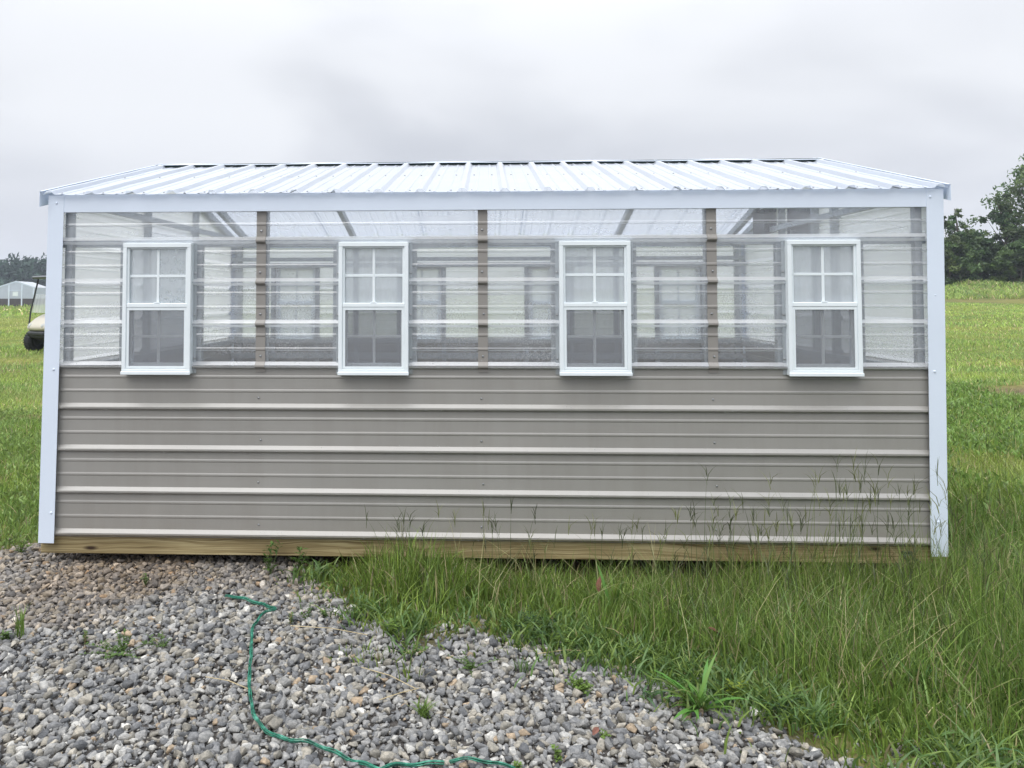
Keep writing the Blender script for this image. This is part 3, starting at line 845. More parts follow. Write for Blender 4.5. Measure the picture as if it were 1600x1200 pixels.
# small chips and fines that fill the gaps
x, y = jitter_grid(-.6, 4.2, -2.0, .5, .024); k = keep(x, y); lists.append((rough_b, x[k], y[k], .005, .012, .9, .6))
# stray stones among the grass edge
x, y = jitter_grid(-1.2, 5, -2.2, 1.0, .05); e = np.interp(x, EX, EY); k = (y > e) & (y < e+.45) & (RNG.uniform(size=len(x)) < .9*(1-(y-e)/.45)); lists.append((bases, x[k], y[k], .011, .026, .15, .5))
Va, Fa, Ca, off = [], [], [], 0
for (b, x, y, s0, s1, zo, ti) in lists:
    v, f, c = stones('gravel', b, x, y, s0, s1, zo, ti)
    Va.append(v); Fa.append(f+off); Ca.append(c); off += len(v)
gravel = link('gravel', array_mesh('gravel', np.concatenate(Va), np.concatenate(Fa), np.concatenate(Ca)), 'crushed_stone')
tag(gravel, 'loose grey crushed stone spread in front of the shed', 'gravel', kind='stuff')

# ------------------------------------------------------------------ grass
def blades(x, y, z, h, w, lean, yaw, facing, col, tvals=(0, .38, .74)):
    """tapering curved blades, 7 vertices and 5 triangles each"""
    n = len(x); lv = []
    lx, ly = np.cos(yaw)*lean*h, np.sin(yaw)*lean*h
    fx, fy = np.cos(facing), np.sin(facing)
    B = np.stack([x, y, z], 1)
    for t, wf in zip(tvals, (.8, 1.0, .62)):
        c = B+np.stack([lx*t*t, ly*t*t, h*(t-.35*lean*t*t*.8)], 1)
        o = np.stack([fx, fy, np.zeros(n)], 1)*(w*wf*.5)[:, None]
        lv += [c-o, c+o]
    lv.append(B+np.stack([lx, ly, h*(1-.28*lean)], 1))
    V_ = np.stack(lv, 1).reshape(-1, 3)
    f = np.array([[0, 1, 3], [0, 3, 2], [2, 3, 5], [2, 5, 4], [4, 5, 6]])
    F_ = (f[None]+(np.arange(n)*7)[:, None, None]).reshape(-1, 3)
    return V_, F_, np.repeat(col, 7, 0)
def grass_cols(n, x, y, dry=.08, bright=1.0):
    a = np.array([.105, .175, .026]); b = np.array([.295, .385, .07]); c = np.array([.075, .175, .055]); d = np.array([.42, .36, .20])
    t = RNG.uniform(0, 1, (n, 1)); pt = vnoise(x, y, 1.1, 31).reshape(-1, 1)
    col = a*(1-t)+b*t
    col = col*(1-.5*pt)+c*(.5*pt)
    m = (RNG.uniform(size=(n, 1)) < dry)
    col = np.where(m, d*RNG.uniform(.7, 1.2, (n, 1)), col)
    return col*RNG.uniform(.6, 1.45, (n, 1))*bright
class Acc:
    def __init__(s): s.v, s.f, s.c, s.o = [], [], [], 0
    def add(s, t):
        s.v.append(t[0]); s.f.append(t[1]+s.o); s.c.append(t[2]); s.o += len(t[0])
    def mesh(s, name): return array_mesh(name, np.concatenate(s.v), np.concatenate(s.f), np.concatenate(s.c))
def bare_patch(x, y): return np.exp(-((x-10.5)/1.0)**2-((y-7.4)/.55)**2)+.25*(vnoise(x, y, 6, 77)-.5) > .35
# tall unmown grass in front of and to the right of the shed
near = Acc()
def tall_patch(n, x0, x1, y0, y1, hmin, hmax, wmin, wmax, clump=.035, dens=None, dry=.08, leanmax=.9, bright=1.0, nc_div=9):
    nc = n//nc_div
    cx_, cy_ = RNG.uniform(x0, x1, nc), RNG.uniform(y0, y1, nc)
    ok = RNG.uniform(size=nc) < dens(cx_, cy_); cx_, cy_ = cx_[ok], cy_[ok]
    if not len(cx_): return
    ch = RNG.uniform(.65, 1.25, len(cx_)); cyaw = RNG.uniform(0, 2*PI, len(cx_)); cb = RNG.uniform(.8, 1.2, len(cx_))
    i = np.repeat(np.arange(len(cx_)), nc_div)
    m = len(i)
    x = cx_[i]+RNG.normal(0, clump, m); y = cy_[i]+RNG.normal(0, clump, m)
    k = ~((x > -.03) & (x < L+.03) & (y > -.055)&(y< W+.05)) | ((y > .12) & (y < .5) & (RNG.uniform(size=m) < .3))
    k &= ~bare_patch(x, y)
    x, y, i = x[k], y[k], i[k]; m = len(x)
    hh = RNG.uniform(hmin, hmax, m)*ch[i]*(.75+.5*vnoise(x, y, 1.6, 41))
    hh = np.where((y > .1) & (x > 0) & (x < L), np.minimum(hh, .09), hh)
    nearw = sstep(-.75, -.15, y)*(x > 0)*(x < L)*(y < .1); hh = hh*(1-nearw*np.clip(.5-.40*sstep(2.9, 4.0, x)-.75*np.exp(-((x-1.98)/.33)**2), -.15, 1))
    hh = hh*np.where((x > 0) & (y < 0) & (x < 6), .38+.62*sstep(-.05, .5, edge_d(x, y)+.25*(vnoise(x, y, 2.3, 71)-.5)), 1)
    lean = np.abs(RNG.normal(.38, .32, m)).clip(.05, leanmax)
    yaw = np.arctan2(y-cy_[i], x-cx_[i])+RNG.normal(0, .7, m)
    # blades right at the wall lean away from it
    wall = (y > -.22) & (y < .01) & (x > 0) & (x < L); yaw = np.where(wall, -PI/2+RNG.normal(0, 1.0, m)*.9, yaw)
    near.add(blades(x, y, ground_z(x, y)-.01, hh, RNG.uniform(wmin, wmax, m), lean, yaw, RNG.uniform(0, PI, m), grass_cols(m, x, y, dry, bright)*cb[i][:, None]))
def edge_d(x, y): return y-np.interp(x, EX, EY)
dn = lambda x, y: np.maximum(sstep(-.02, .25, edge_d(x, y)+.34*(vnoise(x, y, 4, 5)-.5)), (edge_d(x, y) > -.38)*(vnoise(x, y, 7, 66) > .80)*.5)*(x > 1.1)
tall_patch(88000, 1.15, 5.6, -1.9, .05, .06, .24, .0035, .0085, .028, lambda x, y: dn(x, y)*(.55+.45*sstep(1.5, 3.2, x)))
tall_patch(16000, 2.5, 6.2, -1.7, .05, .2, .40, .0022, .0045, .04, lambda x, y: sstep(.15, .5, edge_d(x, y))*sstep(2.2, 4.0, x), .12, .6)
tall_patch(15000, 1.25, 5.0, -.42, -.02, .14, .28, .0024, .006, .03, lambda x, y: sstep(.05, .3, edge_d(x, y))*(.6+.4*vnoise(x, y, 3, 6)), .12, .7)
tall_patch(26000, 4.85, 8.5, -1.2, 1.6, .12, .30, .003, .007, .05, lambda x, y: np.ones_like(x), .1, .95)
tall_patch(40000, 4.95, 12, 1.2, 8, .05, .15, .003, .007, .05, lambda x, y: .35+.65*(vnoise(x, y, .9, 58) > .35), .14, 1.0, 1.3)
def leaf_cover(n, fx, fy, pred, col, l=(.018, .045), w=(.008, .016), zmax=.09, br=1.0):
    x, y = fx(n), fy(n); k = pred(x, y) & ~bare_patch(x, y); x, y = x[k], y[k]; m = len(x)
    near.add(blades(x, y, ground_z(x, y)+RNG.uniform(0, zmax, m)*(.3+vnoise(x, y, 2.1, 63)), RNG.uniform(*l, m), RNG.uniform(*w, m), RNG.uniform(.3, 1.2, m), RNG.uniform(0, 2*PI, m), RNG.uniform(0, PI, m), np.array(col)*RNG.uniform(.55, 1.5, (m, 1))*br, (0, .35, .7)))
U = lambda a, b: (lambda n: RNG.uniform(a, b, n))
leaf_cover(42000, U(4.95, 11), U(-.4, 8), lambda x, y: RNG.uniform(size=len(x)) < sstep(.3, .6, vnoise(x, y, 1.3, 64)), (.16, .26, .06), (.03, .07), (.014, .028))
leaf_cover(34000, U(-5, -.03), U(-.1, 5), lambda x, y: (edge_d(x, y) > .02) & (RNG.uniform(size=len(x)) < .25+.75*sstep(.3, .6, vnoise(x, y, 1.7, 65))), (.20, .29, .08), (.018, .04), (.010, .020), .10)
tall_patch(9000, 4.2, 7.5, -3.4, -1.6, .08, .25, .003, .006, .04, lambda x, y: (edge_d(x, y) > .05)*.8, .08)
# left side weeds beyond the gravel
tall_patch(38000, -5.5, -.03, -.6, 4.5, .05, .16, .003, .0075, .035, lambda x, y: sstep(-.02, .5, edge_d(x, y)), .07, .95, 1.15)
# under the shed edge
tall_patch(6000, 1.3, 4.8, .0, .6, .06, .16, .003, .006, .03, lambda x, y: np.ones_like(x)*.7, .1)
# flowering stalks: a thin stem and a few finger-like spikes at its top
def stalks(x, y, h, col, spikes=4, sl=(.05, .11)):
    n = len(x); z = ground_z(x, y); yaw = RNG.uniform(0, 2*PI, n); lean = np.abs(RNG.normal(.2, .18, n)).clip(0, .8)
    fc = RNG.uniform(-.5, .5, n)
    near.add(blades(x, y, z, h, np.full(n, .0028), lean, yaw, fc, col, (0, .45, .8)))
    tx, ty, tz = x+np.cos(yaw)*lean*h, y+np.sin(yaw)*lean*h, z+h*(1-.28*lean)
    for s in range(spikes):
        k = RNG.uniform(size=n) < .8; m = k.sum()
        l = RNG.uniform(*sl, m); dz = RNG.uniform(.0, .05, m)
        near.add(blades(tx[k], ty[k], tz[k]-.012-dz*(s > 1), l, RNG.uniform(.0022, .0038, m), RNG.uniform(.1, 1.0, m), RNG.uniform(0, 2*PI, m), RNG.uniform(-.4, .4, m), col[k]*np.array([.85, .75, .8])))
def scol(n):
    c = np.where(RNG.uniform(size=(n, 1)) < .45, np.array([.20, .25, .08]), np.array([.10, .14, .05])); return c*RNG.uniform(.7, 1.2, (n, 1))
n = 150; x = np.clip(RNG.normal(4.1, .5, n), 2.9, 4.85); y = RNG.uniform(-.75, -.07, n); stalks(x, y, .24+.50*RNG.beta(1.6, 2.2, n)*(.6+.4*sstep(2.9, 4.2, x)), scol(n))
n = 16; x = np.clip(RNG.normal(4.25, .35, n), 3.4, 4.8); y = RNG.uniform(-.6, -.1, n); stalks(x, y, RNG.uniform(.6, .78, n), scol(n), 4, (.07, .14))
# low broad leaved ground cover along the rim of the grass
n = 17000; x = RNG.uniform(1.2, 5.2, n); y = np.interp(x, EX, EY)+RNG.normal(.14, .15, n); k = (RNG.uniform(size=n) < sstep(.35, .65, vnoise(x, y, 5, 61))*.9+.1) & (y < -.05); x, y = x[k], y[k]; n = len(x)
near.add(blades(x, y, ground_z(x, y)+RNG.uniform(0, .03, n), RNG.uniform(.03, .10, n), RNG.uniform(.006, .011, n), RNG.uniform(.4, 1.2, n), RNG.uniform(0, 2*PI, n), RNG.uniform(0, PI, n), np.where(RNG.uniform(size=(n, 1)) < .6, np.array([.11, .195, .055]), np.array([.18, .26, .055]))*RNG.uniform(.7, 1.3, (n, 1))))
n = 46; x = RNG.uniform(2.4, 4.0, n); y = RNG.uniform(-.6, -.07, n); stalks(x, y, RNG.uniform(.18, .44, n), scol(n))
# long pale stems lying over the grass at all angles
n = 420; x = RNG.uniform(2.2, 5.6, n); y = RNG.uniform(-1.7, -.1, n); k = edge_d(x, y) > .12; x, y = x[k], y[k]; n = len(x)
near.add(blades(x, y, ground_z(x, y)+.02, RNG.uniform(.2, .42, n), np.full(n, .0032), RNG.uniform(.5, 1.2, n), RNG.uniform(0, 2*PI, n), RNG.uniform(0, PI, n), np.where(RNG.uniform(size=(n, 1)) < .5, np.array([.36, .34, .16]), np.array([.24, .32, .10]))*RNG.uniform(.8, 1.2, (n, 1)), (0, .45, .8)))
n = 9; x = RNG.normal(2.0, .09, n); y = RNG.uniform(-.3, -.08, n); stalks(x, y, RNG.uniform(.30, .48, n), scol(n))
n = 90; x = RNG.uniform(3.2, 6.2, n); y = RNG.uniform(-1.6, -.5, n); k = edge_d(x, y) > .2; x, y = x[k], y[k]; stalks(x, y, RNG.uniform(.3, .5, len(x)), scol(len(x)))
n = 120; x = RNG.uniform(4.95, 8.5, n); y = RNG.uniform(-.5, 4, n); stalks(x, y, RNG.uniform(.3, .5, n), scol(n))
ng = link('tall_grass', near.mesh('tall_grass'), 'grass_blade')
tag(ng, 'uncut grass with thin flowering stalks growing against the shed and over the gravel edge', 'grass', kind='stuff')
# the open field, shorter grass, coarser with distance
field = Acc()
CX, CY = 2.4625, -4.1895
def field_ring(d0, d1, n, h0, h1, w0, w1, ang0=-.62, ang1=.62, bright=1.0, dry=.06, lean=.5, pred=None):
    d = np.sqrt(RNG.uniform(d0*d0, d1*d1, n)); a = RNG.uniform(ang0, ang1, n)
    x = CX+d*np.sin(a); y = CY+d*np.cos(a)
    k = ~((x > -.1) & (x < L+.1) & (y > -1) & (y < W+.1)) & (gravel_mask(x, y) < .2)
    if pred is not None: k &= pred(x, y)
    k &= ~(bare_patch(x, y) | (np.exp(-((x+3.6)/1.6)**2-((y-4.6)/.35)**2) > .5))
    k &= RNG.uniform(size=n) < .35+.9*sstep(.2, .55, vnoise(x, y, .9, 57))
    x, y = x[k], y[k]; m = len(x)
    h = RNG.uniform(h0, h1, m)*(.55+.9*vnoise(x, y, .45, 51)); pt = vnoise(x, y, .22, 52)[:, None]
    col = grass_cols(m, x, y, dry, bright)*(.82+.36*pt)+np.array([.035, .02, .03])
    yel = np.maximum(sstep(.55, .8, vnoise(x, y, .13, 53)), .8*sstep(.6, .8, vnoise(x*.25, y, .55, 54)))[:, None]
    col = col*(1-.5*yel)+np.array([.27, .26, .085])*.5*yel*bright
    field.add(blades(x, y, ground_z(x, y)-.01, h, RNG.uniform(w0, w1, m), np.abs(RNG.normal(lean, .3, m)).clip(.05, 1), RNG.uniform(0, 2*PI, m), RNG.uniform(-.9, .9, m), col))
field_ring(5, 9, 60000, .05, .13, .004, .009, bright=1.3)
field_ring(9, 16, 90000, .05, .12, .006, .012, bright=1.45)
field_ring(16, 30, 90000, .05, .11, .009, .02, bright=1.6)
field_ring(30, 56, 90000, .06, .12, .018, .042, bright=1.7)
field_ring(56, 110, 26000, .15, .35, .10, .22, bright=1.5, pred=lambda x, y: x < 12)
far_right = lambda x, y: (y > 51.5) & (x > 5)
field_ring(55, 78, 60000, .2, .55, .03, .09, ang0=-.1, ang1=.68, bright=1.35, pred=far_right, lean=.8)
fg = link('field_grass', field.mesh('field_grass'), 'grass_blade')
tag(fg, 'open grassy field behind and beside the shed', 'grass', kind='stuff')

# ------------------------------------------------------------------ trees
def leaf_cards(C, R_, n, size, col, seed, squash=.8, shell=.5):
    r = np.random.default_rng(seed)
    d = r.normal(size=(n, 3)); d /= np.linalg.norm(d, axis=1)[:, None]
    rad = r.uniform(shell, 1.08, n)[:, None]
    P = C+d*rad*R_*np.array([1, 1, squash])
    a = r.normal(size=(n, 3)); a /= np.linalg.norm(a, axis=1)[:, None]
    b = np.cross(a, r.normal(size=(n, 3))); b /= np.linalg.norm(b, axis=1)[:, None]
    s = (size*r.uniform(.5, 1.25, n))[:, None]
    V_ = np.stack([P-a*s, P+b*s*.42, P+a*s, P-b*s*.42], 1).reshape(-1, 3)
    F_ = np.arange(4*n).reshape(-1, 4)
    c = col*r.uniform(.7, 1.3, (n, 1))
    return V_, F_, np.repeat(c, 4, 0)
def make_tree(name, label, x, y, height, crown_r, col, seed, group, leaf=.2, per=260, clumps=26, base=.3, airy=1.0, trunk_r=.16, cat='tree'):
    r = np.random.default_rng(seed); z0 = float(ground_z(x, y))
    root = empty(name, (x, y, z0)); tag(root, label, cat, group)
    acc = Acc(); wood = MB()
    top = height*.9
    tr = [(0, 0, -.2), (r.normal(0, .1), r.normal(0, .1), top*.35), (r.normal(0, .25), r.normal(0, .2), top*.65), (r.normal(0, .3), r.normal(0, .3), top)]
    wood.tube(tr, [trunk_r*1.2, trunk_r, trunk_r*.6, trunk_r*.15], 7)
    def tpos(t):
        t = max(0, min(.999, t))*3; i = int(t); f = t-i; return Vector(tr[i]).lerp(Vector(tr[i+1]), f)
    for k in range(clumps):
        t = base+(1-base)*(k+r.uniform())/clumps
        prof = math.sin(min(1, (t-base)/(1-base)*.85+.22)*PI)**.7
        a = r.uniform(0, 2*PI); rr = crown_r*prof*r.uniform(.25, 1.0)
        c = tpos(t*.92)+Vector((math.cos(a)*rr, math.sin(a)*rr, height*.06*r.normal()+rr*.25))
        cr_ = crown_r*r.uniform(.22, .42)*(.7+.3*prof)
        s = tpos(max(.12, t-.22)); mid = s.lerp(c, .5)+Vector((0, 0, -.08*rr))
        wood.tube([s, mid, c], [trunk_r*.35, trunk_r*.2, trunk_r*.06], 5, False)
        cc = np.array(col)*r.uniform(.7, 1.25)*np.array([r.uniform(.85, 1.2), 1, r.uniform(.8, 1.1)])
        for j in range(3):      # each clump is a few uneven sprays
            o = r.normal(0, .55, 3)*cr_
            acc.add(leaf_cards(np.array(c)+o, cr_*r.uniform(.45, .9), int(per*airy/3*r.uniform(.6, 1.3)), leaf, cc, int(r.integers(1e9)), .7, .15))
    V_, F_, C_ = np.concatenate(acc.v), np.concatenate(acc.f), np.concatenate(acc.c)
    link('crown', array_mesh('crown', V_, F_, C_), 'leaf', root)
    wood.build('trunk', 'bark', root)
    return root
GREEN_D, GREEN_M, GREEN_L = (.058, .10, .034), (.095, .155, .050), (.12, .19, .055)
# placed by where they stand in the field: x across, y away
TR = [
 ('broadleaf_tree', 'tallest airy broadleaf tree rising at the right end of the tree line', 51.6, 66, 14.0, 4.8, GREEN_M, 1, .20, 230, 46, .22, 1.0),
 ('broadleaf_tree', 'slim dark tree standing right behind the white corner post of the shed', 39.6, 63, 8.6, 1.9, GREEN_D, 2, .18, 240, 26, .1, 1.1),
 ('broadleaf_tree', 'low spreading tree between the slim dark tree and the tallest tree', 44.2, 66, 7.9, 2.2, GREEN_M, 3, .17, 170, 22, .2, .9),
 ('broadleaf_tree', 'round dense tree just left of the tallest tree', 47.6, 65, 8.6, 2.3, GREEN_D, 4, .2, 240, 24, .12, 1.0),
 ('broadleaf_tree', 'mid height tree in front of the tallest tree trunk', 50.6, 62, 7.4, 2.4, GREEN_D, 5, .2, 240, 22, .1, 1.0),
 ('broadleaf_tree', 'tree half hidden behind the shed roof corner', 34.5, 66, 7.2, 2.6, GREEN_D, 6, .22, 200, 20, .1, 1.0),
 ('broadleaf_tree', 'tree beyond the right window of the shed', 28.5, 70, 6.2, 2.6, GREEN_M, 7, .22, 170, 18, .1, 1.0),
 ('broadleaf_tree', 'tall tree past the right edge of the open field', 57.5, 68, 12.0, 4.2, GREEN_M, 8, .24, 200, 30, .2, 1.0),
]
for t in TR:
    make_tree(t[0], t[1], t[2], t[3], t[4], t[5], t[6], t[7], 'trees along the right edge of the field', t[8], t[9], t[10], t[11], t[12])
shr = ['dark shrub at the foot of the slim dark tree', 'broad dark shrub in the hedge row beside the slim tree', 'rounded shrub below the low spreading tree', 'shrub with yellow green tips below the round dense tree',
       'dense dark shrub under the round dense tree', 'tall shrub at the foot of the tallest tree', 'shrub at the right border of the view under the tallest tree', 'low light green bush on the right of the grassy mound',
       'shrub behind the grassy mound', 'shrub row end hidden behind the shed corner', 'shrub seen past the right end of the shed', 'outermost shrub at the right end of the hedge row']
sx_ = [40.3, 42.2, 44.2, 46.0, 48.2, 50.4, 52.6, 47.6, 43.0, 37.6, 34.0, 55.5]
for i, (lb, xx) in enumerate(zip(shr, sx_)):
    small = i == 7
    make_tree('shrub', lb, xx, 60.6+(i % 3)*1.1-(3.2 if small else 0), (2.0 if small else 4.3+(i*37 % 10)*.12), 1.3 if small else 2.1, GREEN_L if small else (GREEN_M if i % 3 == 0 else GREEN_D), 50+i,
              'shrubs in the hedge below the trees', .19, 330, 30, .0, 1.0, .07, 'shrub')
# the far wood on the left
wd = Acc(); r = np.random.default_rng(5)
nw = 700
wx = r.uniform(-190, -62, nw); wy = r.uniform(196, 225, nw)
for i in range(nw):
    hgt = (12.6+2.2*math.sin(wx[i]*.06)+r.normal(0, .9))*(.55 if i % 3 == 0 else 1)*(1-.5*float(sstep(-85, -62, wx[i])))
    z0 = float(ground_z(wx[i], wy[i]))
    cc = np.array((.035, .068, .048))*r.uniform(.6, 1.5)
    wd.add(leaf_cards(np.array([wx[i], wy[i]-(6 if i % 3 == 0 else 0), z0+hgt*.62]), hgt*.36, 60, 1.0, cc, i, 1.25, .6))
for i in range(260):      # a lower, farther line seen between
    xx = r.uniform(-120, 160); yy = r.uniform(330, 350); hgt = 8+3*math.sin(xx*.05)+r.normal(0, .8)
    wd.add(leaf_cards(np.array([xx, yy, float(ground_z(xx, yy))+hgt*.5]), hgt*.7, 40, 1.6, np.array((.03, .05, .03))*r.uniform(.7, 1.3), 900+i, .8, .5))
w = link('far_wood', array_mesh('far_wood', np.concatenate(wd.v), np.concatenate(wd.f), np.concatenate(wd.c)), 'leaf_far')
tag(w, 'hazy bluish wood along the far side of the field on the left', 'wood', kind='stuff')

# ------------------------------------------------------------------ second greenhouse far off on the left
FX, FY = -47.1, 72.0
G2 = empty('distant_greenhouse', (FX, FY, float(ground_z(FX, FY))+.05), math.radians(14))
tag(G2, 'small distant greenhouse with white gable trim and dark lower walls behind the golf cart', 'greenhouse')
GW, GD, GE, GR_ = 3.3, 4.9, 1.95, 2.55
def g2(name, mb, mat): return mb.build(name, mat, G2)
m = MB(); 
g2('lower_wall', MB().box(.04, GW-.04, -.02, 0, 0, .80), 'dark_siding')
g2('lower_wall', MB().box(GW-.0, GW+.02, .04, GD-.04, 0, .80), 'dark_siding')
g2('lower_wall', MB().box(.04, GW-.04, GD, GD+.02, 0, .80), 'dark_siding')
g2('lower_wall', MB().box(-.02, 0, .04, GD-.04, 0, .80), 'dark_siding')
g2('clear_panel', MB().add([(0, -.01, .8), (GW, -.01, .8), (GW, -.01, GE), (GW/2, -.01, GR_), (0, -.01, GE)], [(0, 1, 2, 3, 4)]), 'clear_roof')
g2('clear_panel', MB().add([(0, GD, .8), (GW, GD, .8), (GW, GD, GE), (GW/2, GD, GR_), (0, GD, GE)], [(0, 1, 2, 3, 4)]), 'clear_roof')
g2('clear_panel', MB().add([(GW+.01, 0, .8), (GW+.01, GD, .8), (GW+.01, GD, GE), (GW+.01, 0, GE)], [(0, 1, 2, 3)]), 'clear_roof')
g2('clear_panel', MB().add([(-.01, 0, .8), (-.01, GD, .8), (-.01, GD, GE), (-.01, 0, GE)], [(0, 1, 2, 3)]), 'clear_roof')
for s in (0, 1):
    xa, xb = (-.1, GW/2) if s == 0 else (GW+.1, GW/2)
    g2('roof_panel', MB().add([(xa, -.1, GE), (xb, -.1, GR_+.04), (xb, GD+.1, GR_+.04), (xa, GD+.1, GE)], [(0, 1, 2, 3)]), 'clear_roof')
    g2('gable_trim', MB().beam((xa, -.06, GE-.02), (xb, -.06, GR_), .05, .13), 'white_paint')
for x in (.0, 1.0, 2.2, GW):
    top = GE+(GR_-GE)*(1-abs(x-GW/2)/(GW/2))
    g2('post', MB().box(x-.06, x+.06, -.06, -.025, 0, top-.1 if 0 < x < GW else GE), 'white_paint')
g2('door_header', MB().box(1.06, 2.14, -.055, -.026, 1.62, 1.68), 'white_paint')
g2('window', MB().box(1.35, 1.85, -.04, -.022, 1.05, 1.5), 'white_vinyl')
for k in range(5):
    g2('girt', MB().box(GW+.022, GW+.05, .05, GD-.05, .15+k*.15, .19+k*.15), 'galvanised')
g2('corner_trim', MB().box(GW-.02, GW+.06, GD-.1, GD+.04, 0, GE), 'white_paint')

# ------------------------------------------------------------------ golf cart
def golf_cart():
    root = empty('golf_cart', (-7.88, 15.0, float(ground_z(-7.88, 15.0))), math.radians(-30))
    tag(root, 'cream golf cart with black tyres and dark roof parked behind the left corner post', 'golf cart')
    # local: faces -Y, x across
    def prof_body(prof, w0, w1, name, mat):
        """side outline (y,z) lofted across x with softened flanks"""
        m = MB(); n = len(prof); xs = (-w1, -w0, -w0*.5, 0, w0*.5, w0, w1); sc = (.86, .97, 1, 1.01, 1, .97, .86)
        cyy = sum(p[0] for p in prof)/n; czz = sum(p[1] for p in prof)/n
        vs = [(x, cyy+(p[0]-cyy)*s, czz+(p[1]-czz)*s) for x, s in zip(xs, sc) for p in prof]
        fs = [(i*n+k, i*n+(k+1) % n, (i+1)*n+(k+1) % n, (i+1)*n+k) for i in range(len(xs)-1) for k in range(n)]
        fs += [tuple(range(n))[::-1], tuple((len(xs)-1)*n+k for k in range(n))]
        m.add(vs, fs); o = m.build(name, mat, root, True)
        b = o.modifiers.new('bevel', 'SUBSURF'); b.levels = 1; b.render_levels = 1
        return o
    prof_body([(-1.12, .50), (-1.16, .58), (-1.10, .68), (-.92, .83), (-.72, .93), (-.60, .95), (-.58, .80), (-.60, .52), (-.85, .47)], .36, .45, 'front_cowl', 'cream_paint')
    prof_body([(.30, .40), (.28, .66), (.45, .72), (1.05, .72), (1.14, .62), (1.12, .42), (.7, .38)], .5, .58, 'rear_body', 'cream_paint')
    m = MB().box(-.34, .34, -1.08, -1.02, .33, .50, .03); m.box(-.30, .30, -1.0, -.62, .30, .52, .02); m.build('front_underbody', 'black_plastic', root)
    MB().box(-.36, .36, -1.15, -1.09, .40, .50, .03).build('bumper', 'black_plastic', root)
    MB().box(-.54, .54, -.62, .35, .26, .32, .02).build('floor', 'black_plastic', root)
    MB().box(-.52, .52, .22, .72, .70, .84, .04).build('seat', 'grey_plastic', root)
    MB().box(-.52, .52, .70, .80, .86, 1.22, .04).build('backrest', 'grey_plastic', root)
    MB().box(-.62, .62, -.92, 1.05, 1.79, 1.86, .03).build('roof', 'grey_plastic', root)
    for sx in (-1, 1):
        MB().tube([(sx*.52, -1.0, .62), (sx*.55, -.95, .98), (sx*.56, -.76, 1.80)], .02, 7).build('roof_strut', 'black_plastic', root)
        MB().tube([(sx*.52, .95, .66), (sx*.53, .93, 1.80)], .02, 7).build('roof_strut', 'black_plastic', root)
        MB().dome((sx*.28, -1.10, .64), .06, (0, -1, .3), 10).build('headlight', 'misted_glass', root)
    MB().add([(-.53, -.94, .95), (.53, -.94, .95), (.54, -.84, 1.40), (-.54, -.84, 1.40)], [(0, 1, 2, 3)]).build('windshield', 'misted_glass', root)
    MB().tube([(-.25, -.55, .75), (-.25, -.32, 1.0)], .015).tube([(-.25+.16*math.cos(a), -.32+.10*math.sin(a), 1.0+.12*math.sin(a)) for a in np.linspace(0, 2*PI, 14)], .012, 5, False).build('steering_wheel', 'black_plastic', root)
    for sx in (-1, 1):
        for yy in (-.86, .80):
            w = empty('wheel', (sx*.50, yy, .255)); w.parent = root
            if yy < 0: w.rotation_euler = (0, 0, .25)
            t = MB().lathe([(-.10, .14), (-.11, .20), (-.09, .245), (-.03, .255), (.03, .255), (.09, .245), (.11, .20), (.10, .14)], (0, 0, 0), (1, 0, 0), 26)
            for k in range(26):
                a = 2*PI*k/26; t.box(-.09, .09, -.012, .012, .245, .266) if k == -1 else None
                c_, s_ = math.cos(a), math.sin(a)
                pts = [Vector((xx_, yy_, zz_)) for xx_ in (-.085, .085) for yy_ in (-.014, .014) for zz_ in (.25, .268)]
                t.add([(q.x, q.y*c_-q.z*s_, q.y*s_+q.z*c_) for q in pts], [(0, 1, 3, 2), (4, 6, 7, 5), (0, 4, 5, 1), (2, 3, 7, 6), (0, 2, 6, 4), (1, 5, 7, 3)])
            t.build('tyre', 'tyre_rubber', w)
            MB().lathe([(-.09, .0), (-.085, .10), (-.10, .14), (.10, .14), (.085, .10), (.09, .0)], (0, 0, 0), (1, 0, 0), 20).build('rim', 'fan_dark', w)
    for yy in (-.86, .80):
        MB().tube([(-.45, yy, .27), (.45, yy, .27)], .035, 8).build('axle', 'black_plastic', root)
    return root
golf_cart()

# ------------------------------------------------------------------ green plastic twine
def gz(x, y): return float(ground_z(x, y))
def smooth_path(pts, n):
    P = np.array(pts, float); t = np.arange(len(P)); T = np.linspace(0, len(P)-1, n); out_ = []
    for u in T:
        i = int(min(u, len(P)-2)); f = u-i
        p0 = P[max(i-1, 0)]; p1 = P[i]; p2 = P[i+1]; p3 = P[min(i+2, len(P)-1)]
        out_.append(.5*((2*p1)+(-p0+p2)*f+(2*p0-5*p1+4*p2-p3)*f*f+(-p0+3*p1-3*p2+p3)*f**3))
    return np.array(out_)
def twine(label, pts, nstr, spread, rad):
    path = smooth_path(pts, 90); root = empty('twine', (path[0][0], path[0][1], gz(*path[0]))); tag(root, label, 'twine')
    arc = np.concatenate([[0], np.cumsum(np.linalg.norm(np.diff(path, axis=0), axis=1))])
    for s in range(nstr):
        ph = s*2*PI/nstr; P = []
        for i, (x, y) in enumerate(path):
            d = path[min(i+1, 89)]-path[max(i-1, 0)]; nrm = np.array([-d[1], d[0]])/(np.linalg.norm(d)+1e-9)
            a = ph+arc[i]*5+math.sin(arc[i]*16+s)*.6; o = math.cos(a)*spread*(.6+.4*math.sin(arc[i]*9+s*2))
            zt = gz(x, y)+.029+.006*math.sin(arc[i]*21)+.003*math.sin(arc[i]*57+1)+.004*math.sin(a)
            P.append((x+nrm[0]*o-root.location.x, y+nrm[1]*o-root.location.y, zt-root.location.z))
        MB().tube(P, rad, 5).build('strand', 'green_plastic', root, True)
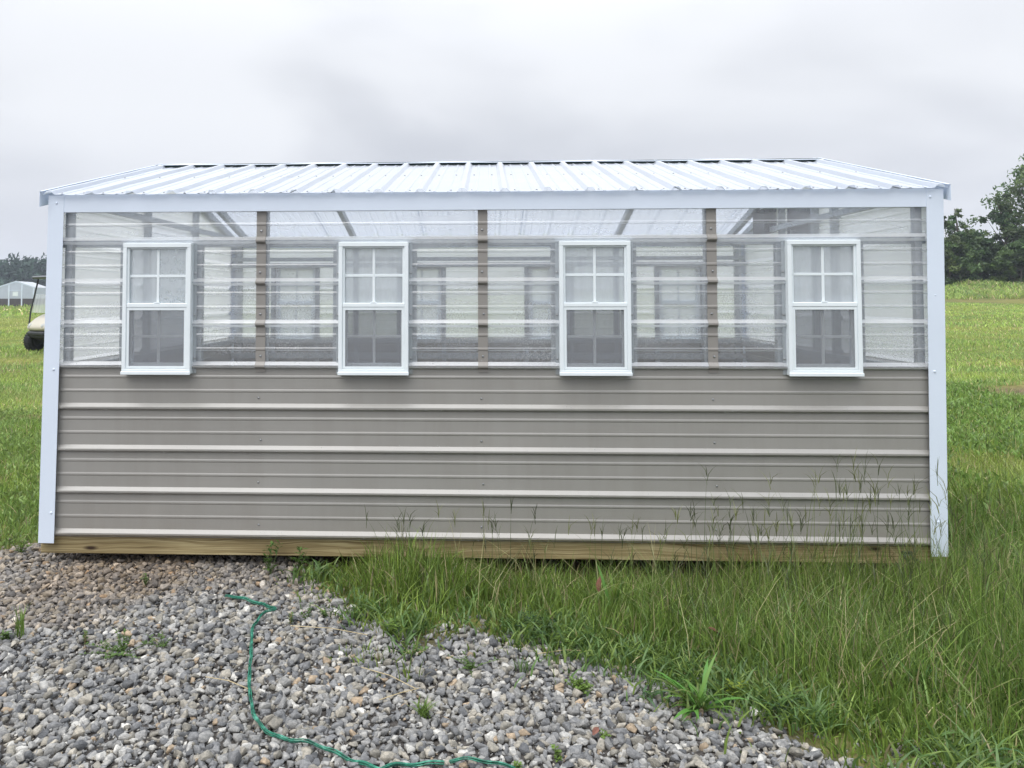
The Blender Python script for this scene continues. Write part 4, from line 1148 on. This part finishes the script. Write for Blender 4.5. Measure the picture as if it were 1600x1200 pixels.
twine('green plastic twine curling across the gravel from the shed towards the lower edge',
      [(1.21, -.50), (1.32, -.55), (1.41, -.59), (1.50, -.69), (1.465, -.72), (1.455, -.85), (1.50, -1.03), (1.57, -1.29), (1.635, -1.47), (1.695, -1.60), (1.80, -1.68), (1.93, -1.725), (2.04, -1.775), (2.13, -1.83), (2.22, -1.90)], 6, .0085, .0021)
twine('short green plastic strand lying nearly straight at the bottom edge of the gravel',
      [(2.10, -1.90), (2.15, -1.83), (2.25, -1.79), (2.36, -1.775), (2.46, -1.78), (2.58, -1.80), (2.68, -1.86)], 4, .0055, .002)

# ------------------------------------------------------------------ single weeds, leaves, stalks
def leaf_mesh(name, l, w, droop, col, fold=.25, seg=4):
    vs, cs = [], []
    for i in range(seg+1):
        t = i/seg; ww = w*math.sin(min(1, t*1.02+.06)*PI)**.75*.5 if t < .98 else 0
        x = l*t*(1-.15*droop*t); z = l*(.9*t-droop*1.1*t*t)*.6
        vs += [(x, -ww, z+ww*fold), (x, 0, z), (x, ww, z+ww*fold)]
    fs = []
    for i in range(seg):
        a = i*3; fs += [(a, a+1, a+4, a+3), (a+1, a+2, a+5, a+4)]
    C_ = np.tile(np.array(col), (len(vs), 1))
    me = array_mesh(name, vs, fs, C_); return me
def rosette(name, label, cat, x, y, n, l, w, col, seed, group=None, droop=(.5, 1.0), pitch=(.2, 1.0)):
    r = random.Random(seed)
    root = empty(name, (x, y, gz(x, y)+.012)); tag(root, label, cat, group)
    var = [leaf_mesh('leaf', l*r.uniform(.7, 1.1), w*r.uniform(.8, 1.2), r.uniform(*droop), tuple(c*r.uniform(.8, 1.25) for c in col)) for _ in range(5)]
    for i in range(n):
        o = link('leaf', var[i % 5], 'leaf', root, True); s = r.uniform(.6, 1.1)
        o.rotation_euler = (r.uniform(-.3, .3), -r.uniform(*pitch), r.uniform(0, 2*PI)); o.scale = (s, s, s)
        o.location = (r.uniform(-.015, .015), r.uniform(-.015, .015), 0)
    return root
def leafy(name, label, cat, x, y, hgt, stems, ll, lw, col, seed, group=None, spread=.5, dens=1.0):
    """stems with small leaves all along"""
    r = np.random.default_rng(seed); root = empty(name, (x, y, gz(x, y)+.005)); tag(root, label, cat, group)
    st = MB(); vs, fs, cs = [], [], []
    for s in range(stems):
        a = r.uniform(0, 2*PI); le = r.uniform(.1, 1)*spread; h = hgt*r.uniform(.55, 1.05)
        P = [Vector((math.cos(a)*le*hgt*t*1.2, math.sin(a)*le*hgt*t*1.2, h*t*(1-.25*t*le))) for t in np.linspace(0, 1, 6)]
        st.tube(P, [.0022, .002, .0018, .0015, .0012, .0008], 4)
        for q in range(int(14*dens)):
            t = r.uniform(.12, 1); i = min(4, int(t*5)); p = P[i].lerp(P[i+1], t*5-i)
            b = r.uniform(0, 2*PI); e = r.uniform(.0, .9); d = Vector((math.cos(b)*math.cos(e), math.sin(b)*math.cos(e), math.sin(e)))
            sd_ = d.cross(Vector((0, 0, 1))).normalized(); l_ = ll*r.uniform(.6, 1.15); w_ = lw*r.uniform(.7, 1.2)
            o = len(vs); vs += [p, p+d*l_*.5+sd_*w_*.5, p+d*l_+Vector((0, 0, -l_*.15)), p+d*l_*.5-sd_*w_*.5]; fs.append((o, o+1, o+2, o+3))
            c = np.array(col)*r.uniform(.7, 1.3); cs += [c]*4
    link('foliage', array_mesh('foliage', [tuple(v) for v in vs], fs, np.array(cs)), 'leaf', root)
    st.build('stem', 'straw' if r.uniform() < .2 else 'leaf_stem', root)
    return root
princ('leaf_stem', (.09, .13, .04), .6, 0, .2, 20)
def grass_tuft(name, label, x, y, n, h, w, col, seed, group=None, lean=.8):
    global RNG
    keep_rng = RNG; RNG = np.random.default_rng(seed)
    bx, by = RNG.normal(0, .012, n), RNG.normal(0, .012, n)
    yaw = RNG.uniform(0, 2*PI, n)
    b = blades(bx, by, np.full(n, -.005), RNG.uniform(.5, 1.1, n)*h, RNG.uniform(.6, 1.2, n)*w, RNG.uniform(.15, lean, n), yaw, yaw+PI/2+RNG.normal(0, .3, n), np.array(col)*RNG.uniform(.7, 1.3, (n, 1)))
    RNG = keep_rng
    o = link(name, array_mesh(name, *b), 'grass_blade'); o.location = (x, y, gz(x, y)+.015)
    tag(o, label, 'weed', group); return o
LG, MG, BG = (.14, .22, .045), (.085, .15, .035), (.07, .135, .06)
GW_ = 'weeds sprouting on the gravel'
rosette('crabgrass', 'large bright crabgrass clump with wide blades at the edge of the gravel', 'grass plant', 3.20, -1.40, 44, .21, .016, (.135, .225, .05), 1, None, (.6, 1.2), (.0, .85))
rosette('crabgrass', 'wide bladed light green grass plant in the tall grass below the middle of the shed', 'grass plant', 3.02, -.62, 12, .26, .018, LG, 2, None, (.3, .8), (.6, 1.3))
rosette('crabgrass', 'wide bladed grass plant in the tall grass near the lower right corner of the view', 'grass plant', 4.02, -1.28, 14, .2, .016, MG, 3, None, (.3, .8), (.5, 1.3))
rosette('crabgrass', 'bluish grass plant creeping over stones at the lower right corner', 'grass plant', 4.02, -1.66, 18, .14, .011, BG, 4, None, (.6, 1.2), (.0, .8))
rosette('crabgrass', 'small bluish grass plant beside the large crabgrass clump', 'grass plant', 3.03, -1.33, 14, .12, .010, BG, 5, None, (.6, 1.2), (.2, 1.0))
rosette('crabgrass', 'bluish grass plant at the gravel edge right of the large crabgrass clump', 'grass plant', 3.48, -1.45, 14, .12, .010, BG, 6, None, (.6, 1.2), (.2, 1.0))
leafy('weed', 'sprawling leafy weed patch on the gravel at the left', 'weed', 1.00, -1.11, .09, 16, .017, .009, MG, 7, None, 1.6, 1.5)
leafy('weed', 'small leafy sprig just right of the sprawling patch on the left gravel', 'weed', 1.14, -1.04, .07, 6, .016, .009, MG, 8, None, 1.2)
leafy('weed', 'tiny upright weed left of the sprawling patch', 'weed', .80, -1.02, .06, 3, .016, .008, MG, 9)
grass_tuft('weed', 'upright grass sprout at the left edge of the gravel', .50, -.98, 16, .14, .007, LG, 10, None, .5)
leafy('weed', 'low leafy weed at the foot of the grass sprout by the left edge', 'weed', .46, -1.02, .05, 7, .02, .01, MG, 11)
grass_tuft('weed', 'green grass tuft alone on the gravel below the middle of the shed', 2.24, -1.50, 46, .075, .0055, LG, 12, None, 1.0)
leafy('weed', 'round cushion weed with tiny leaves left of the large crabgrass', 'weed', 2.79, -1.29, .05, 26, .014, .009, LG, 13, None, .9, 1.6)
leafy('weed', 'first of the small sprigs right of the twine top', 'weed', 1.60, -.80, .07, 3, .018, .008, MG, 14, GW_)
leafy('weed', 'second small sprig right of the twine top, in the row of three', 'weed', 1.66, -.75, .07, 3, .018, .008, MG, 15, GW_)
leafy('weed', 'third small sprig right of the twine top, nearest the tall grass', 'weed', 1.74, -.71, .06, 4, .018, .008, MG, 16, GW_)
leafy('weed', 'bushy bright weed at the left tip of the tall grass', 'weed', 2.06, -.90, .09, 12, .02, .011, LG, 17, None, .8, 1.3)
leafy('weed', 'flat leafy weed between the bushy weed and the lone tuft', 'weed', 2.16, -1.05, .05, 8, .02, .01, MG, 18, None, 1.3)
leafy('weed', 'straggly weed creeping over stones below the tall grass centre', 'weed', 2.40, -1.14, .06, 9, .018, .008, MG, 19, None, 1.6)
grass_tuft('weed', 'thin grass tuft right of the straggly creeping weed', 2.60, -1.16, 26, .07, .005, MG, 20, None, 1.0)
leafy('weed', 'pale green weed by the dark green plants under the centre of the shed', 'weed', 2.78, -.95, .09, 10, .018, .008, LG, 21, None, .6)
leafy('weed', 'dark leafy weed mound left of the cushion weed', 'weed', 2.66, -.82, .10, 22, .018, .009, (.04, .08, .03), 22, None, 1.2, 1.5)
leafy('weed', 'tiny weed low in the view right of the lone tuft', 'weed', 2.68, -1.72, .04, 5, .016, .008, LG, 23)
leafy('weed', 'tiny weed low in the view beneath the round cushion weed', 'weed', 2.84, -1.60, .04, 5, .016, .008, LG, 24)
leafy('weed', 'sprig on the bottom edge left of the lower tiny weeds', 'weed', 2.55, -1.79, .035, 6, .015, .007, LG, 25)
leafy('weed', 'taller leafy weed standing before the beam at the left end of the grass', 'weed', 1.31, -.09, .17, 4, .045, .014, MG, 26, None, .35)
leafy('weed', 'leafy weed before the beam, second from the left end of the grass', 'weed', 1.46, -.10, .17, 4, .045, .014, MG, 27, None, .35)
leafy('weed', 'sprig on the shaded gravel under the left part of the beam', 'weed', .72, -.28, .06, 4, .018, .008, MG, 28)
leafy('weed', 'broad leafed weed in the grass right of the shed corner', 'weed', 5.08, -.25, .34, 7, .05, .017, LG, 29, None, .4, 1.2)
leafy('weed', 'leafy weed at the foot of the white corner post on the right', 'weed', 4.72, -.20, .24, 6, .045, .015, LG, 30, None, .5)
leafy('weed', 'yellow flowered dark weed beside the large crabgrass clump', 'weed', 3.36, -1.32, .09, 8, .022, .012, (.2, .26, .03), 31)
leafy('weed', 'weed in the soil left of the white corner post base', 'weed', -.22, .18, .10, 6, .025, .011, LG, 32)
leafy('weed', 'weed at the left edge of the view where grass meets gravel', 'weed', -.45, .35, .12, 8, .025, .011, LG, 33)
# dead leaves and dry stalks
def dead_leaf(label, x, y, z, rot, s):
    m = MB(); vs = []
    for i in range(6):
        t = i/5; ww = .016*math.sin(min(1, t+.08)*PI)
        vs += [(.10*t, -ww, .012*math.sin(t*3)), (.10*t, 0, .012*math.sin(t*3)-ww*.5), (.10*t, ww, .012*math.sin(t*3)+.002)]
    fs = [q for i in range(5) for q in ((i*3, i*3+1, i*3+4, i*3+3), (i*3+1, i*3+2, i*3+5, i*3+4))]
    o = m.add(vs, fs).build('dead_leaf', 'dead_leaf'); o.location = (x, y, gz(x, y)+z); o.rotation_euler = rot; o.scale = (s, s, s)
    tag(o, label, 'leaf')
dead_leaf('reddish brown dead leaf standing in the grass below the third window', 2.98, -.50, .10, (0, -1.3, .6), 1.0)
dead_leaf('dark red dead leaf leaning in the grass above the large crabgrass', 3.36, -.96, .13, (.2, .7, .5), 1.0)
dead_leaf('brown dead leaf lying on the stones in the lower middle', 2.80, -1.62, .035, (.3, .1, 1.1), .6)
for i, (lb, x0, y0, x1, y1) in enumerate([('dry straw stalk on the stones left of the lone tuft', 1.98, -1.22, 2.20, -1.36),
        ('dry straw stalk ending at the twine bend', 1.42, -1.33, 1.60, -1.40), ('long dry straw stalk on the gravel right of the sprigs', 1.62, -.88, 1.96, -.94),
        ('pair of bent straws above the lone tuft', 2.08, -1.45, 2.21, -1.36), ('dry twig lying at the gravel edge near the cushion weed', 2.66, -1.05, 2.86, -1.00)]):
    o = MB().tube([(x0, y0, gz(x0, y0)+.036), ((x0+x1)/2+.01, (y0+y1)/2-.008, gz(x0, y0)+.045), (x1, y1, gz(x1, y1)+.034)], .0016, 4).build('dry_stalk', 'straw')
    tag(o, lb, 'straw')

# ------------------------------------------------------------------ damp air
HAZE = True
if HAZE:
    hm, t, o = new_mat('haze_air')
    pv = t.nodes.new('ShaderNodeVolumePrincipled'); pv.inputs['Color'].default_value = (.80, .87, 1.0, 1); pv.inputs['Density'].default_value = .0007
    t.links.new(pv.outputs[0], o.inputs['Volume'])
    hz_ = MB().box(-760, 760, -120, 960, -3, 30).build('haze', 'haze_air'); tag(hz_, 'thin damp air over the field', 'haze', kind='stuff')
